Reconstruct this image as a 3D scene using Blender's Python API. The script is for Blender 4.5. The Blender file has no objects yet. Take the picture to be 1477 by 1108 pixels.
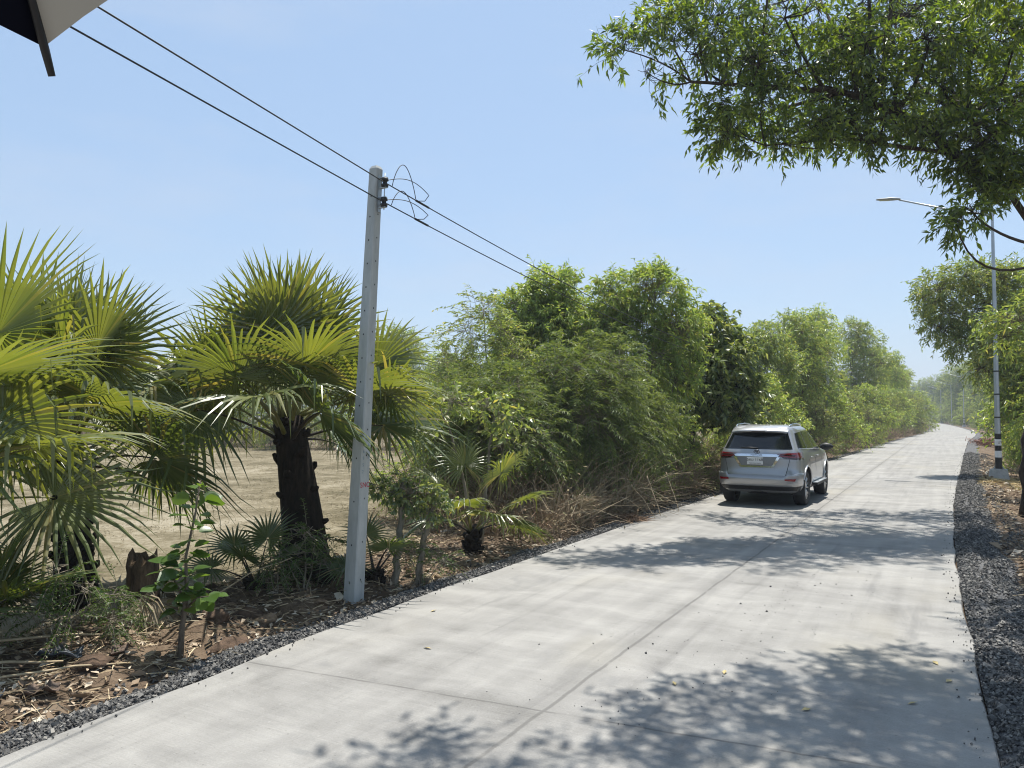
import bpy, bmesh, math, random
import numpy as np
from mathutils import Vector, Matrix, Euler

R = math.radians
scene = bpy.context.scene
COL = scene.collection

# ------------------------------------------------------------------ camera, sky, sun, exposure
EYE = 1.9
cam_data = bpy.data.cameras.new('camera')
cam_data.sensor_fit = 'HORIZONTAL'
cam_data.sensor_width = 36.0
cam_data.lens = 27.03
cam_data.clip_start = 0.02
cam_data.clip_end = 6000
cam = bpy.data.objects.new('camera', cam_data)
cam.location = (0, 0, EYE)
cam.rotation_euler = (R(90) + math.atan(45 / 1109), 0, 0)
COL.objects.link(cam)
scene.camera = cam

SUN_EL, SUN_AZ = 73.0, 24.0          # azimuth clockwise from +Y
world = bpy.data.worlds.new('World')
scene.world = world
world.use_nodes = True
wn = world.node_tree.nodes
wl = world.node_tree.links
bg = wn['Background']
sky = wn.new('ShaderNodeTexSky')
sky.sky_type = 'NISHITA'
sky.sun_disc = False
sky.sun_elevation = R(SUN_EL)
sky.sun_rotation = R(SUN_AZ)
sky.air_density = 1.0
sky.dust_density = 1.3
sky.ozone_density = 1.0
sky.altitude = 0
haze_mix = wn.new('ShaderNodeMixRGB')       # thin milky veil of a humid noon sky over the clear-sky colours
haze_mix.inputs[0].default_value = 0.62
haze_mix.inputs[2].default_value = (2.02, 2.98, 4.30, 1)
wl.new(sky.outputs[0], haze_mix.inputs[1])
# faint torn veils of high cloud
wtc = wn.new('ShaderNodeTexCoord')
wmp = wn.new('ShaderNodeMapping')
wmp.inputs['Scale'].default_value = (1.2, 1.2, 4.5)
wnz = wn.new('ShaderNodeTexNoise')
wnz.inputs['Scale'].default_value = 2.1
wnz.inputs['Detail'].default_value = 7
wnz.inputs['Roughness'].default_value = 0.62
wrp = wn.new('ShaderNodeValToRGB')
wrp.color_ramp.elements[0].position = 0.46
wrp.color_ramp.elements[1].position = 0.78
wrp.color_ramp.elements[0].color = (0, 0, 0, 1)
wrp.color_ramp.elements[1].color = (0.42, 0.42, 0.42, 1)
veil = wn.new('ShaderNodeMixRGB')
veil.inputs[2].default_value = (3.3, 3.7, 4.4, 1)
wl.new(wtc.outputs['Generated'], wmp.inputs['Vector'])
wl.new(wmp.outputs[0], wnz.inputs['Vector'])
wl.new(wnz.outputs[0], wrp.inputs[0])
wl.new(wrp.outputs[0], veil.inputs[0])
wl.new(haze_mix.outputs[0], veil.inputs[1])
wl.new(veil.outputs[0], bg.inputs[0])
bg.inputs[1].default_value = 0.106

sun_data = bpy.data.lights.new('sun', 'SUN')
sun_data.energy = 4.3
sun_data.angle = R(0.53)
sun_data.color = (1.0, 0.955, 0.88)
sun = bpy.data.objects.new('sun', sun_data)
sd = Vector((math.sin(R(SUN_AZ)) * math.cos(R(SUN_EL)), math.cos(R(SUN_AZ)) * math.cos(R(SUN_EL)), math.sin(R(SUN_EL))))
sun.rotation_euler = sd.to_track_quat('Z', 'Y').to_euler()
sun.location = (0, 0, 60)
COL.objects.link(sun)

scene.view_settings.view_transform = 'Standard'
scene.view_settings.look = 'None'
scene.view_settings.exposure = 0.85
scene.view_settings.gamma = 1.0
scene.view_settings.use_curve_mapping = False
scene.render.engine = 'CYCLES'
cy = scene.cycles
cy.use_denoising = True
cy.filter_width = 1.1
cy.max_bounces = 7
cy.diffuse_bounces = 4
cy.glossy_bounces = 3
cy.transmission_bounces = 5
cy.transparent_max_bounces = 6
cy.sample_clamp_indirect = 6.0
cy.caustics_reflective = False
cy.caustics_refractive = False

# ------------------------------------------------------------------ road frame: u = metres right of the road axis line, s = metres along it
ROAD = R(29.5)
CR, SR = math.cos(ROAD), math.sin(ROAD)


def W(u, s, z=0.0):
    return (CR * u + SR * s, -SR * u + CR * s, z)


LEFT_EDGE = [(-60, -4.0), (-5, -4.2), (2.3, -4.6), (5, -4.8), (9, -4.86), (18, -4.82), (30, -4.45), (42, -4.0), (54, -3.65), (72, -3.0), (92, -2.1), (104, -2.0), (130, -2.1), (170, -3.0), (218, -5.0), (255, -8.0), (300, -14), (380, -30), (480, -60)]
RIGHT_EDGE = [(-60, 0.9), (-5, 0.5), (3, 0.28), (6, 0.17), (11, 0.06), (16, 0.05), (24, 0.17), (32, 0.38), (42, 0.62), (54, 0.95), (67, 1.35), (80, 2.05), (87, 2.35), (100, 2.45), (132, 1.8), (170, 0.3), (218, -2.4), (255, -4.6), (300, -10), (380, -25), (480, -54)]


def edge(tab, s):
    xs = np.array([a for a, b in tab], float)
    ys = np.array([b for a, b in tab], float)
    d = np.gradient(ys, xs)
    s = np.asarray(s, float)
    i = np.clip(np.searchsorted(xs, s) - 1, 0, len(xs) - 2)
    h = xs[i + 1] - xs[i]
    t = np.clip((s - xs[i]) / h, 0, 1)
    return ((2 * t**3 - 3 * t**2 + 1) * ys[i] + (t**3 - 2 * t**2 + t) * h * d[i] + (-2 * t**3 + 3 * t**2) * ys[i + 1] + (t**3 - t**2) * h * d[i + 1])


# ------------------------------------------------------------------ object helpers
def link(o, parent=None):
    COL.objects.link(o)
    if parent is not None:
        o.parent = parent
    return o


def tag(o, label=None, cat=None, group=None, kind=None):
    if label: o['label'] = label
    if cat: o['category'] = cat
    if group: o['group'] = group
    if kind: o['kind'] = kind
    return o


def empty(name, loc=(0, 0, 0), rz=0.0, parent=None):
    o = bpy.data.objects.new(name, None)
    o.empty_display_size = 0.2
    o.location = loc
    o.rotation_euler = (0, 0, rz)
    return link(o, parent)


class MB:
    """collects numpy geometry and builds ONE mesh object"""

    def __init__(self):
        self.v, self.f, self.n = [], [], 0

    def add(self, V, faces, mat=0, smooth=False):
        V = np.asarray(V, float).reshape(-1, 3)
        F = np.asarray(faces, np.int64)
        if F.ndim == 1: F = F.reshape(1, -1)
        self.v.append(V)
        self.f.append((F + self.n, mat, smooth))
        self.n += len(V)
        return self

    def quads(self, Q, mat=0, smooth=False):
        Q = np.asarray(Q, float)
        n = len(Q)
        if n == 0: return self
        return self.add(Q.reshape(-1, 3), np.arange(n * 4).reshape(n, 4), mat, smooth)

    def poly(self, pts, mat=0):
        return self.add(pts, [list(range(len(pts)))], mat)

    def box(self, c, size, mat=0, rz=0.0, taper=1.0, rot=None):
        sx, sy, sz = [k / 2 for k in size]
        P = np.array([(-sx, -sy, -sz), (sx, -sy, -sz), (sx, sy, -sz), (-sx, sy, -sz), (-sx * taper, -sy * taper, sz), (sx * taper, -sy * taper, sz), (sx * taper, sy * taper, sz), (-sx * taper, sy * taper, sz)])
        if rot is not None:
            P = P @ np.array(rot).T
        elif rz:
            c_, s_ = math.cos(rz), math.sin(rz)
            P = P @ np.array([[c_, s_, 0], [-s_, c_, 0], [0, 0, 1]])
        P = P + np.array(c)
        return self.add(P, [(0, 3, 2, 1), (4, 5, 6, 7), (0, 1, 5, 4), (1, 2, 6, 5), (2, 3, 7, 6), (3, 0, 4, 7)], mat)

    def tube(self, pts, rad, n=8, mat=0, smooth=True, cap=True, flat=1.0):
        P = np.asarray(pts, float)
        m = len(P)
        rad = np.broadcast_to(np.asarray(rad, float), (m,))
        T = np.gradient(P, axis=0)
        T /= np.linalg.norm(T, axis=1)[:, None] + 1e-12
        ref = np.array([0, 0, 1.0]) if abs(T[0, 2]) < 0.9 else np.array([1.0, 0, 0])
        A = np.cross(T, ref)
        A /= np.linalg.norm(A, axis=1)[:, None] + 1e-12
        for i in range(1, m):
            if A[i] @ A[i - 1] < 0: A[i] *= -1
        B = np.cross(T, A)
        ang = np.arange(n) * 2 * math.pi / n
        V = P[:, None] + rad[:, None, None] * (np.cos(ang)[None, :, None] * A[:, None] + flat * np.sin(ang)[None, :, None] * B[:, None])
        i = np.arange(m - 1)[:, None]
        j = np.arange(n)[None]
        k = (j + 1) % n
        F = np.stack([i * n + j, i * n + k, (i + 1) * n + k, (i + 1) * n + j], -1).reshape(-1, 4)
        b = self.n
        self.add(V.reshape(-1, 3), F, mat, smooth)
        if cap:
            self.f.append((np.array([list(range(n))[::-1]]) + b, mat, False))
            self.f.append((np.array([list(range(n))]) + b + (m - 1) * n, mat, False))
        return self

    def lathe(self, prof, c=(0, 0, 0), n=24, mat=0, axis='Z', smooth=True):
        prof = np.asarray(prof, float)
        ang = np.arange(n) * 2 * math.pi / n
        r, h = prof[:, 0][:, None], prof[:, 1][:, None]
        X, Y, Z = r * np.cos(ang), r * np.sin(ang), h + 0 * ang
        if axis == 'X': V = np.stack([Z, X, Y], -1)
        elif axis == 'Y': V = np.stack([Y, Z, X], -1)
        else: V = np.stack([X, Y, Z], -1)
        V = V + np.array(c)
        m = len(prof)
        i = np.arange(m - 1)[:, None]
        j = np.arange(n)[None]
        k = (j + 1) % n
        F = np.stack([i * n + j, i * n + k, (i + 1) * n + k, (i + 1) * n + j], -1).reshape(-1, 4)
        return self.add(V.reshape(-1, 3), F, mat, smooth)

    def grid(self, V, mat=0, smooth=True):
        V = np.asarray(V, float)
        a, b = V.shape[:2]
        i = np.arange(a - 1)[:, None]
        j = np.arange(b - 1)[None]
        F = np.stack([i * b + j, i * b + j + 1, (i + 1) * b + j + 1, (i + 1) * b + j], -1).reshape(-1, 4)
        return self.add(V.reshape(-1, 3), F, mat, smooth)

    def mesh(self, name, mats):
        me = bpy.data.meshes.new(name)
        V = np.concatenate(self.v) if self.v else np.zeros((0, 3))
        me.vertices.add(len(V))
        me.vertices.foreach_set('co', V.astype(np.float32).ravel())
        loops = np.concatenate([F.ravel() for F, _, _ in self.f])
        sizes = np.concatenate([np.full(len(F), F.shape[1]) for F, _, _ in self.f])
        mi = np.concatenate([np.full(len(F), m) for F, m, _ in self.f])
        sm = np.concatenate([np.full(len(F), s) for F, _, s in self.f])
        starts = np.concatenate([[0], np.cumsum(sizes)[:-1]])
        me.loops.add(len(loops))
        me.loops.foreach_set('vertex_index', loops.astype(np.int32))
        me.polygons.add(len(sizes))
        me.polygons.foreach_set('loop_start', starts.astype(np.int32))
        me.polygons.foreach_set('loop_total', sizes.astype(np.int32))
        me.polygons.foreach_set('material_index', mi.astype(np.int32))
        me.polygons.foreach_set('use_smooth', sm.astype(bool))
        for m in (mats if isinstance(mats, (list, tuple)) else [mats]):
            me.materials.append(m)
        me.update(calc_edges=True)
        me.validate()
        return me

    def build(self, name, mats, parent=None, loc=None, rz=None):
        o = bpy.data.objects.new(name, self.mesh(name, mats))
        if loc is not None: o.location = loc
        if rz is not None: o.rotation_euler = (0, 0, rz)
        return link(o, parent)


def bevel(o, w, seg=2, angle=35):
    m = o.modifiers.new('edges', 'BEVEL')
    m.width = w
    m.segments = seg
    m.limit_method = 'ANGLE'
    m.angle_limit = R(angle)
    return o


def noise3(P, seed=0, octaves=3, scale=1.0):
    """cheap smooth pseudo noise from sums of sines, about -1..1"""
    P = np.asarray(P, float) * scale
    rg = np.random.default_rng(seed)
    out = np.zeros(P.shape[:-1])
    amp, tot = 1.0, 0.0
    for o in range(octaves):
        for k in range(4):
            d = rg.normal(size=P.shape[-1])
            d *= (1.7**o) * (0.8 + 0.6 * rg.random()) / np.linalg.norm(d)
            out += amp * np.sin(P @ d * 2.2 + rg.random() * 6.28) / 2.2
        tot += amp
        amp *= 0.55
    return out / tot


# ------------------------------------------------------------------ materials
def new_mat(name):
    m = bpy.data.materials.new(name)
    m.use_nodes = True
    nt = m.node_tree
    return m, nt, nt.nodes['Principled BSDF'], nt.nodes['Material Output']


def plain(name, col, rough=0.6, metal=0.0, spec=0.5, coat=0.0, var=0.0, vscale=8.0, bump=0.0):
    m, nt, p, out = new_mat(name)
    p.inputs['Base Color'].default_value = (*col, 1)
    p.inputs['Roughness'].default_value = rough
    p.inputs['Metallic'].default_value = metal
    p.inputs['Specular IOR Level'].default_value = spec
    p.inputs['Coat Weight'].default_value = coat
    p.inputs['Coat Roughness'].default_value = 0.05
    if var or bump:
        tc = nt.nodes.new('ShaderNodeTexCoord')
        n = nt.nodes.new('ShaderNodeTexNoise')
        n.inputs['Scale'].default_value = vscale
        n.inputs['Detail'].default_value = 6
        n.inputs['Roughness'].default_value = 0.65
        nt.links.new(tc.outputs['Object'], n.inputs['Vector'])
        if var:
            r = nt.nodes.new('ShaderNodeValToRGB')
            r.color_ramp.elements[0].position = 0.3
            r.color_ramp.elements[1].position = 0.7
            r.color_ramp.elements[0].color = (*[c * (1 - var) for c in col], 1)
            r.color_ramp.elements[1].color = (*[min(1, c * (1 + var)) for c in col], 1)
            nt.links.new(n.outputs[0], r.inputs[0])
            nt.links.new(r.outputs[0], p.inputs['Base Color'])
        if bump:
            b = nt.nodes.new('ShaderNodeBump')
            b.inputs['Strength'].default_value = bump
            b.inputs['Distance'].default_value = 0.02
            nt.links.new(n.outputs[0], b.inputs['Height'])
            nt.links.new(b.outputs[0], p.inputs['Normal'])
    return m


def leafy(name, cols, trans=0.35, tcol=(2.1, 1.95, 0.8), rough=0.42, spec=0.45, tex=0.0):
    """cols: list of colours, one picked per leaf; light shines through by 'trans'"""
    m, nt, p, out = new_mat(name)
    g = nt.nodes.new('ShaderNodeNewGeometry')
    ramp = nt.nodes.new('ShaderNodeValToRGB')
    el = ramp.color_ramp.elements
    k = len(cols)
    el[0].color = (*cols[0], 1)
    el[1].color = (*cols[-1], 1)
    for i in range(1, k - 1):
        e = el.new(i / (k - 1))
        e.color = (*cols[i], 1)
    nt.links.new(g.outputs['Random Per Island'], ramp.inputs[0])
    # whole sprays differ a little in hue and depth, as branches of one tree do
    tc = nt.nodes.new('ShaderNodeTexCoord')
    ns = nt.nodes.new('ShaderNodeTexNoise')
    ns.inputs['Scale'].default_value = 1.7
    ns.inputs['Detail'].default_value = 3
    nt.links.new(tc.outputs['Object'], ns.inputs['Vector'])
    hv = nt.nodes.new('ShaderNodeValToRGB')
    hv.color_ramp.elements[0].position = 0.34
    hv.color_ramp.elements[1].position = 0.66
    hv.color_ramp.elements[0].color = (0.70, 0.78, 0.80, 1)
    hv.color_ramp.elements[1].color = (1.0, 1.0, 0.9, 1)
    nt.links.new(ns.outputs[0], hv.inputs[0])
    hm = nt.nodes.new('ShaderNodeMixRGB')
    hm.blend_type = 'MULTIPLY'
    hm.inputs[0].default_value = 1
    nt.links.new(ramp.outputs[0], hm.inputs[1])
    nt.links.new(hv.outputs[0], hm.inputs[2])
    ramp = hm
    nt.links.new(ramp.outputs[0], p.inputs['Base Color'])
    p.inputs['Roughness'].default_value = rough
    p.inputs['Specular IOR Level'].default_value = spec
    t = nt.nodes.new('ShaderNodeBsdfTranslucent')
    mx = nt.nodes.new('ShaderNodeMixRGB')
    mx.blend_type = 'MULTIPLY'
    mx.inputs[0].default_value = 1
    mx.inputs[2].default_value = (*tcol, 1)
    nt.links.new(ramp.outputs[0], mx.inputs[1])
    nt.links.new(mx.outputs[0], t.inputs['Color'])
    s = nt.nodes.new('ShaderNodeMixShader')
    s.inputs[0].default_value = trans
    nt.links.new(p.outputs[0], s.inputs[1])
    nt.links.new(t.outputs[0], s.inputs[2])
    nt.links.new(s.outputs[0], out.inputs['Surface'])
    return m


def scatter_mat(name, cols, rough=0.8, spec=0.3):
    m, nt, p, out = new_mat(name)
    g = nt.nodes.new('ShaderNodeNewGeometry')
    ramp = nt.nodes.new('ShaderNodeValToRGB')
    el = ramp.color_ramp.elements
    el[0].color = (*cols[0], 1)
    el[1].color = (*cols[-1], 1)
    for i in range(1, len(cols) - 1):
        e = el.new(i / (len(cols) - 1))
        e.color = (*cols[i], 1)
    nt.links.new(g.outputs['Random Per Island'], ramp.inputs[0])
    nt.links.new(ramp.outputs[0], p.inputs['Base Color'])
    p.inputs['Roughness'].default_value = rough
    p.inputs['Specular IOR Level'].default_value = spec
    return m


class NT:
    """tiny node-graph helper"""

    def __init__(self, nt):
        self.nt = nt

    def n(self, typ, **kw):
        o = self.nt.nodes.new(typ)
        for k, v in kw.items():
            setattr(o, k, v)
        return o

    def l(self, a, b):
        self.nt.links.new(a, b)

    def math(self, op, a, b=None, c=None):
        o = self.n('ShaderNodeMath', operation=op)
        for i, x in enumerate((a, b, c)):
            if x is None: continue
            if hasattr(x, 'default_value') or hasattr(x, 'is_linked'): self.l(x, o.inputs[i])
            else: o.inputs[i].default_value = x
        return o.outputs[0]

    def noise(self, vec, scale, detail=5, rough=0.6, dist=0.0):
        o = self.n('ShaderNodeTexNoise')
        o.inputs['Scale'].default_value = scale
        o.inputs['Detail'].default_value = detail
        o.inputs['Roughness'].default_value = rough
        o.inputs['Distortion'].default_value = dist
        self.l(vec, o.inputs['Vector'])
        return o.outputs[0]

    def mapping(self, vec, scale=(1, 1, 1), loc=(0, 0, 0), rot=(0, 0, 0)):
        o = self.n('ShaderNodeMapping')
        o.inputs['Scale'].default_value = scale
        o.inputs['Location'].default_value = loc
        o.inputs['Rotation'].default_value = rot
        self.l(vec, o.inputs['Vector'])
        return o.outputs[0]

    def ramp(self, fac, stops):
        o = self.n('ShaderNodeValToRGB')
        el = o.color_ramp.elements
        while len(el) < len(stops): el.new(0.5)
        for e, (p, c) in zip(el, stops):
            e.position = p
            e.color = (*c, 1) if len(c) == 3 else c
        self.l(fac, o.inputs[0])
        return o.outputs[0]

    def mix(self, fac, a, b, blend='MIX'):
        o = self.n('ShaderNodeMixRGB', blend_type=blend)
        for i, x in enumerate((fac, a, b)):
            if isinstance(x, (int, float)): o.inputs[i].default_value = x
            elif isinstance(x, tuple): o.inputs[i].default_value = (*x, 1)
            else: self.l(x, o.inputs[i])
        return o.outputs[0]

    def smooth(self, x, a, b):
        o = self.n('ShaderNodeMapRange', interpolation_type='SMOOTHSTEP')
        self.l(x, o.inputs[0])
        o.inputs[1].default_value = a
        o.inputs[2].default_value = b
        return o.outputs[0]


def concrete_mat():
    m, nt, p, out = new_mat('road_concrete')
    g = NT(nt)
    co = g.n('ShaderNodeTexCoord').outputs['Object']
    sep = g.n('ShaderNodeSeparateXYZ')
    g.l(co, sep.inputs[0])
    u, s = sep.outputs[0], sep.outputs[1]
    big = g.noise(co, 0.35, 4, 0.6)
    mid = g.noise(g.mapping(co, (1.0, 1.6, 1)), 1.3, 6, 0.62, 0.6)
    # broom texture drawn across the road: long in u, short in s
    broom = g.noise(g.mapping(co, (0.6, 26, 1)), 3.0, 4, 0.7)
    bands = g.noise(g.mapping(co, (0.16, 2.4, 1)), 1.1, 4, 0.55)
    along = g.noise(g.mapping(co, (5.0, 0.12, 1)), 1.0, 3, 0.5)
    fine = g.noise(co, 75, 3, 0.7)
    v = g.math('MULTIPLY_ADD', big, 0.28, 0.0)
    v = g.math('MULTIPLY_ADD', mid, 0.42, v)
    v = g.math('MULTIPLY_ADD', broom, 0.16, v)
    v = g.math('MULTIPLY_ADD', bands, 0.16, v)
    v = g.math('MULTIPLY_ADD', along, 0.24, v)
    v = g.math('MULTIPLY_ADD', fine, 0.20, v)
    col = g.ramp(v, [(0.57, (0.142, 0.138, 0.128)), (0.66, (0.206, 0.201, 0.189)), (0.73, (0.243, 0.237, 0.223)), (0.83, (0.300, 0.293, 0.274))])
    # beige dusty stain and darker damp-cured swirls
    st = g.smooth(g.noise(g.mapping(co, (1, 0.6, 1), (3.1, 1.7, 0)), 0.55, 3, 0.5), 0.52, 0.72)
    col = g.mix(g.math('MULTIPLY', st, 0.5), col, (0.285, 0.265, 0.215))
    sw = g.smooth(g.noise(g.mapping(co, (1.2, 0.5, 1), (8, 2, 0), (0, 0, 0.5)), 1.0, 5, 0.6, 1.6), 0.58, 0.70)
    col = g.mix(g.math('MULTIPLY', sw, 0.42), col, (0.155, 0.155, 0.153))
    # pits, specks and rubber smears
    pit = g.smooth(g.noise(co, 38, 2, 0.5), 0.66, 0.74)
    col = g.mix(g.math('MULTIPLY', pit, 0.45), col, (0.10, 0.095, 0.088))
    pale = g.smooth(g.noise(g.mapping(co, (1, 1, 1), (5, 9, 0)), 24, 3, 0.6), 0.60, 0.74)
    col = g.mix(g.math('MULTIPLY', pale, 0.35), col, (0.34, 0.335, 0.315))
    sm = g.smooth(g.noise(g.mapping(co, (3.2, 0.22, 1), (1.3, 4.4, 0), (0, 0, 0.09)), 1.3, 4, 0.6, 0.4), 0.57, 0.68)
    col = g.mix(g.math('MULTIPLY', sm, 0.26), col, (0.11, 0.108, 0.105))
    # centre joint and sawn cross joints with dirty edges
    wob = g.math('MULTIPLY', g.math('SUBTRACT', g.noise(g.mapping(co, (0, 1, 0)), 1.8, 4), 0.5), 0.05)
    dj = g.math('ABSOLUTE', g.math('ADD', g.math('ADD', u, 2.3), wob))
    near = g.math('SUBTRACT', 1.0, g.smooth(dj, 0.006, 0.022))
    wide = g.math('SUBTRACT', 1.0, g.smooth(dj, 0.02, 0.16))
    wob2 = g.math('MULTIPLY', g.math('SUBTRACT', g.noise(g.mapping(co, (1, 0, 0)), 1.6, 4), 0.5), 0.06)
    sx = g.math('ADD', g.math('ADD', s, 5.6 + 100), wob2)
    sx = g.math('ADD', sx, g.math('MULTIPLY', u, -0.10))
    md = g.math('ABSOLUTE', g.math('SUBTRACT', g.math('MODULO', sx, 10.0), 0.30))
    near2 = g.math('SUBTRACT', 1.0, g.smooth(md, 0.005, 0.016))
    wide2 = g.math('SUBTRACT', 1.0, g.smooth(md, 0.01, 0.10))
    brk = g.smooth(g.noise(co, 2.2, 3), 0.30, 0.5)
    jn = g.math('MAXIMUM', near, near2)
    jn = g.math('MULTIPLY', jn, g.math('MULTIPLY_ADD', brk, 0.45, 0.12))
    jw = g.math('MULTIPLY', g.math('MAXIMUM', wide, wide2), 0.22)
    col = g.mix(jw, col, (0.15, 0.145, 0.135))
    col = g.mix(jn, col, (0.08, 0.077, 0.072))
    g.l(col, p.inputs['Base Color'])
    p.inputs['Roughness'].default_value = 0.78
    p.inputs['Specular IOR Level'].default_value = 0.35
    h = g.math('MULTIPLY_ADD', broom, 0.9, g.math('MULTIPLY', fine, 0.8))
    h = g.math('MULTIPLY_ADD', jn, -1.5, h)
    b = g.n('ShaderNodeBump')
    b.inputs['Strength'].default_value = 0.35
    b.inputs['Distance'].default_value = 0.006
    g.l(h, b.inputs['Height'])
    g.l(b.outputs[0], p.inputs['Normal'])
    return m


def ground_mat():
    m, nt, p, out = new_mat('soil_and_dry_grass')
    g = NT(nt)
    co = g.n('ShaderNodeTexCoord').outputs['Object']
    sep = g.n('ShaderNodeSeparateXYZ')
    g.l(co, sep.inputs[0])
    u, s = sep.outputs[0], sep.outputs[1]
    n1 = g.noise(co, 0.18, 4, 0.6)
    n2 = g.noise(co, 1.1, 6, 0.65)
    n3 = g.noise(co, 9.0, 6, 0.7)
    n4 = g.noise(co, 48, 4, 0.7)
    f = g.math('MULTIPLY_ADD', n1, 0.30, g.math('MULTIPLY_ADD', n2, 0.32, g.math('MULTIPLY_ADD', n3, 0.26, g.math('MULTIPLY', n4, 0.12))))
    field = g.ramp(f, [(0.43, (0.085, 0.072, 0.040)), (0.485, (0.150, 0.126, 0.078)), (0.52, (0.200, 0.170, 0.110)), (0.57, (0.29, 0.255, 0.185))])
    speck = g.smooth(n3, 0.60, 0.72)
    field = g.mix(g.math('MULTIPLY', speck, 0.6), field, (0.16, 0.135, 0.08))
    tuft = g.smooth(n4, 0.62, 0.75)
    field = g.mix(g.math('MULTIPLY', tuft, 0.35), field, (0.48, 0.42, 0.29))
    f2 = g.math('MULTIPLY_ADD', n2, 0.4, g.math('MULTIPLY_ADD', n3, 0.4, g.math('MULTIPLY', n4, 0.2)))
    soil = g.ramp(f2, [(0.38, (0.065, 0.046, 0.032)), (0.48, (0.125, 0.090, 0.062)), (0.57, (0.185, 0.137, 0.095)), (0.66, (0.27, 0.21, 0.15))])
    wob = g.math('MULTIPLY', g.math('SUBTRACT', n2, 0.5), 1.6)
    left = g.smooth(g.math('ADD', u, wob), -7.5, -6.7)
    far_right = g.smooth(g.math('ADD', u, wob), 9.0, 14.0)
    zone = g.math('MULTIPLY', left, g.math('SUBTRACT', 1.0, far_right))
    col = g.mix(zone, field, soil)
    g.l(col, p.inputs['Base Color'])
    p.inputs['Roughness'].default_value = 0.95
    p.inputs['Specular IOR Level'].default_value = 0.15
    b = g.n('ShaderNodeBump')
    b.inputs['Strength'].default_value = 0.8
    b.inputs['Distance'].default_value = 0.04
    g.l(g.math('MULTIPLY_ADD', n4, 0.5, n3), b.inputs['Height'])
    g.l(b.outputs[0], p.inputs['Normal'])
    return m


def gravel_mat():
    m, nt, p, out = new_mat('crushed_dark_stone')
    g = NT(nt)
    co = g.n('ShaderNodeTexCoord').outputs['Object']
    v = g.n('ShaderNodeTexVoronoi')
    v.inputs['Scale'].default_value = 34
    g.l(co, v.inputs['Vector'])
    r = g.n('ShaderNodeSeparateColor')
    g.l(v.outputs['Color'], r.inputs[0])
    n2 = g.noise(co, 2.0, 4)
    c = g.math('MULTIPLY_ADD', r.outputs[0], 0.6, g.math('MULTIPLY', n2, 0.4))
    col = g.ramp(c, [(0.1, (0.035, 0.035, 0.037)), (0.5, (0.075, 0.075, 0.078)), (0.85, (0.15, 0.148, 0.145))])
    g.l(col, p.inputs['Base Color'])
    p.inputs['Roughness'].default_value = 0.8
    b = g.n('ShaderNodeBump')
    b.inputs['Strength'].default_value = 1.0
    b.inputs['Distance'].default_value = 0.02
    g.l(v.outputs['Distance'], b.inputs['Height'])
    b.invert = True
    g.l(b.outputs[0], p.inputs['Normal'])
    return m


def bark_mat(name, c1, c2, scale=14, bump=0.6):
    m, nt, p, out = new_mat(name)
    g = NT(nt)
    co = g.n('ShaderNodeTexCoord').outputs['Object']
    n = g.noise(g.mapping(co, (1, 1, 0.25)), scale, 6, 0.7)
    col = g.ramp(n, [(0.32, c1), (0.68, c2)])
    g.l(col, p.inputs['Base Color'])
    p.inputs['Roughness'].default_value = 0.9
    p.inputs['Specular IOR Level'].default_value = 0.2
    b = g.n('ShaderNodeBump')
    b.inputs['Strength'].default_value = bump
    b.inputs['Distance'].default_value = 0.03
    g.l(n, b.inputs['Height'])
    g.l(b.outputs[0], p.inputs['Normal'])
    return m


M_ROAD, M_GROUND, M_GRAVEL = concrete_mat(), ground_mat(), gravel_mat()
M_BARK = bark_mat('grey_brown_bark', (0.06, 0.048, 0.036), (0.20, 0.165, 0.125))
M_PALEBARK = bark_mat('pale_bark', (0.14, 0.12, 0.09), (0.34, 0.30, 0.23))
M_PALMTRUNK = bark_mat('dark_palm_trunk', (0.008, 0.0065, 0.005), (0.036, 0.027, 0.020), 22, 1.0)
M_STONE = scatter_mat('loose_dark_stone', [(0.034, 0.033, 0.032), (0.068, 0.066, 0.063), (0.112, 0.108, 0.101), (0.24, 0.228, 0.205)], 0.7, 0.4)
M_LITTER = scatter_mat('dead_leaf_litter', [(0.06, 0.04, 0.026), (0.16, 0.11, 0.072), (0.28, 0.21, 0.14), (0.40, 0.32, 0.23), (0.58, 0.52, 0.42)], 0.75)
M_STRAW = scatter_mat('dry_straw', [(0.20, 0.14, 0.08), (0.33, 0.25, 0.15), (0.44, 0.35, 0.22), (0.52, 0.44, 0.30)], 0.8)
M_TWIG = scatter_mat('dry_twigs', [(0.13, 0.09, 0.06), (0.27, 0.20, 0.13), (0.40, 0.31, 0.21), (0.28, 0.17, 0.11)], 0.85)

# ------------------------------------------------------------------ the setting: ground, road, shoulders
def sstep(x, a, b):
    t = np.clip((x - a) / (b - a), 0, 1)
    return t * t * (3 - 2 * t)


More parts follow.
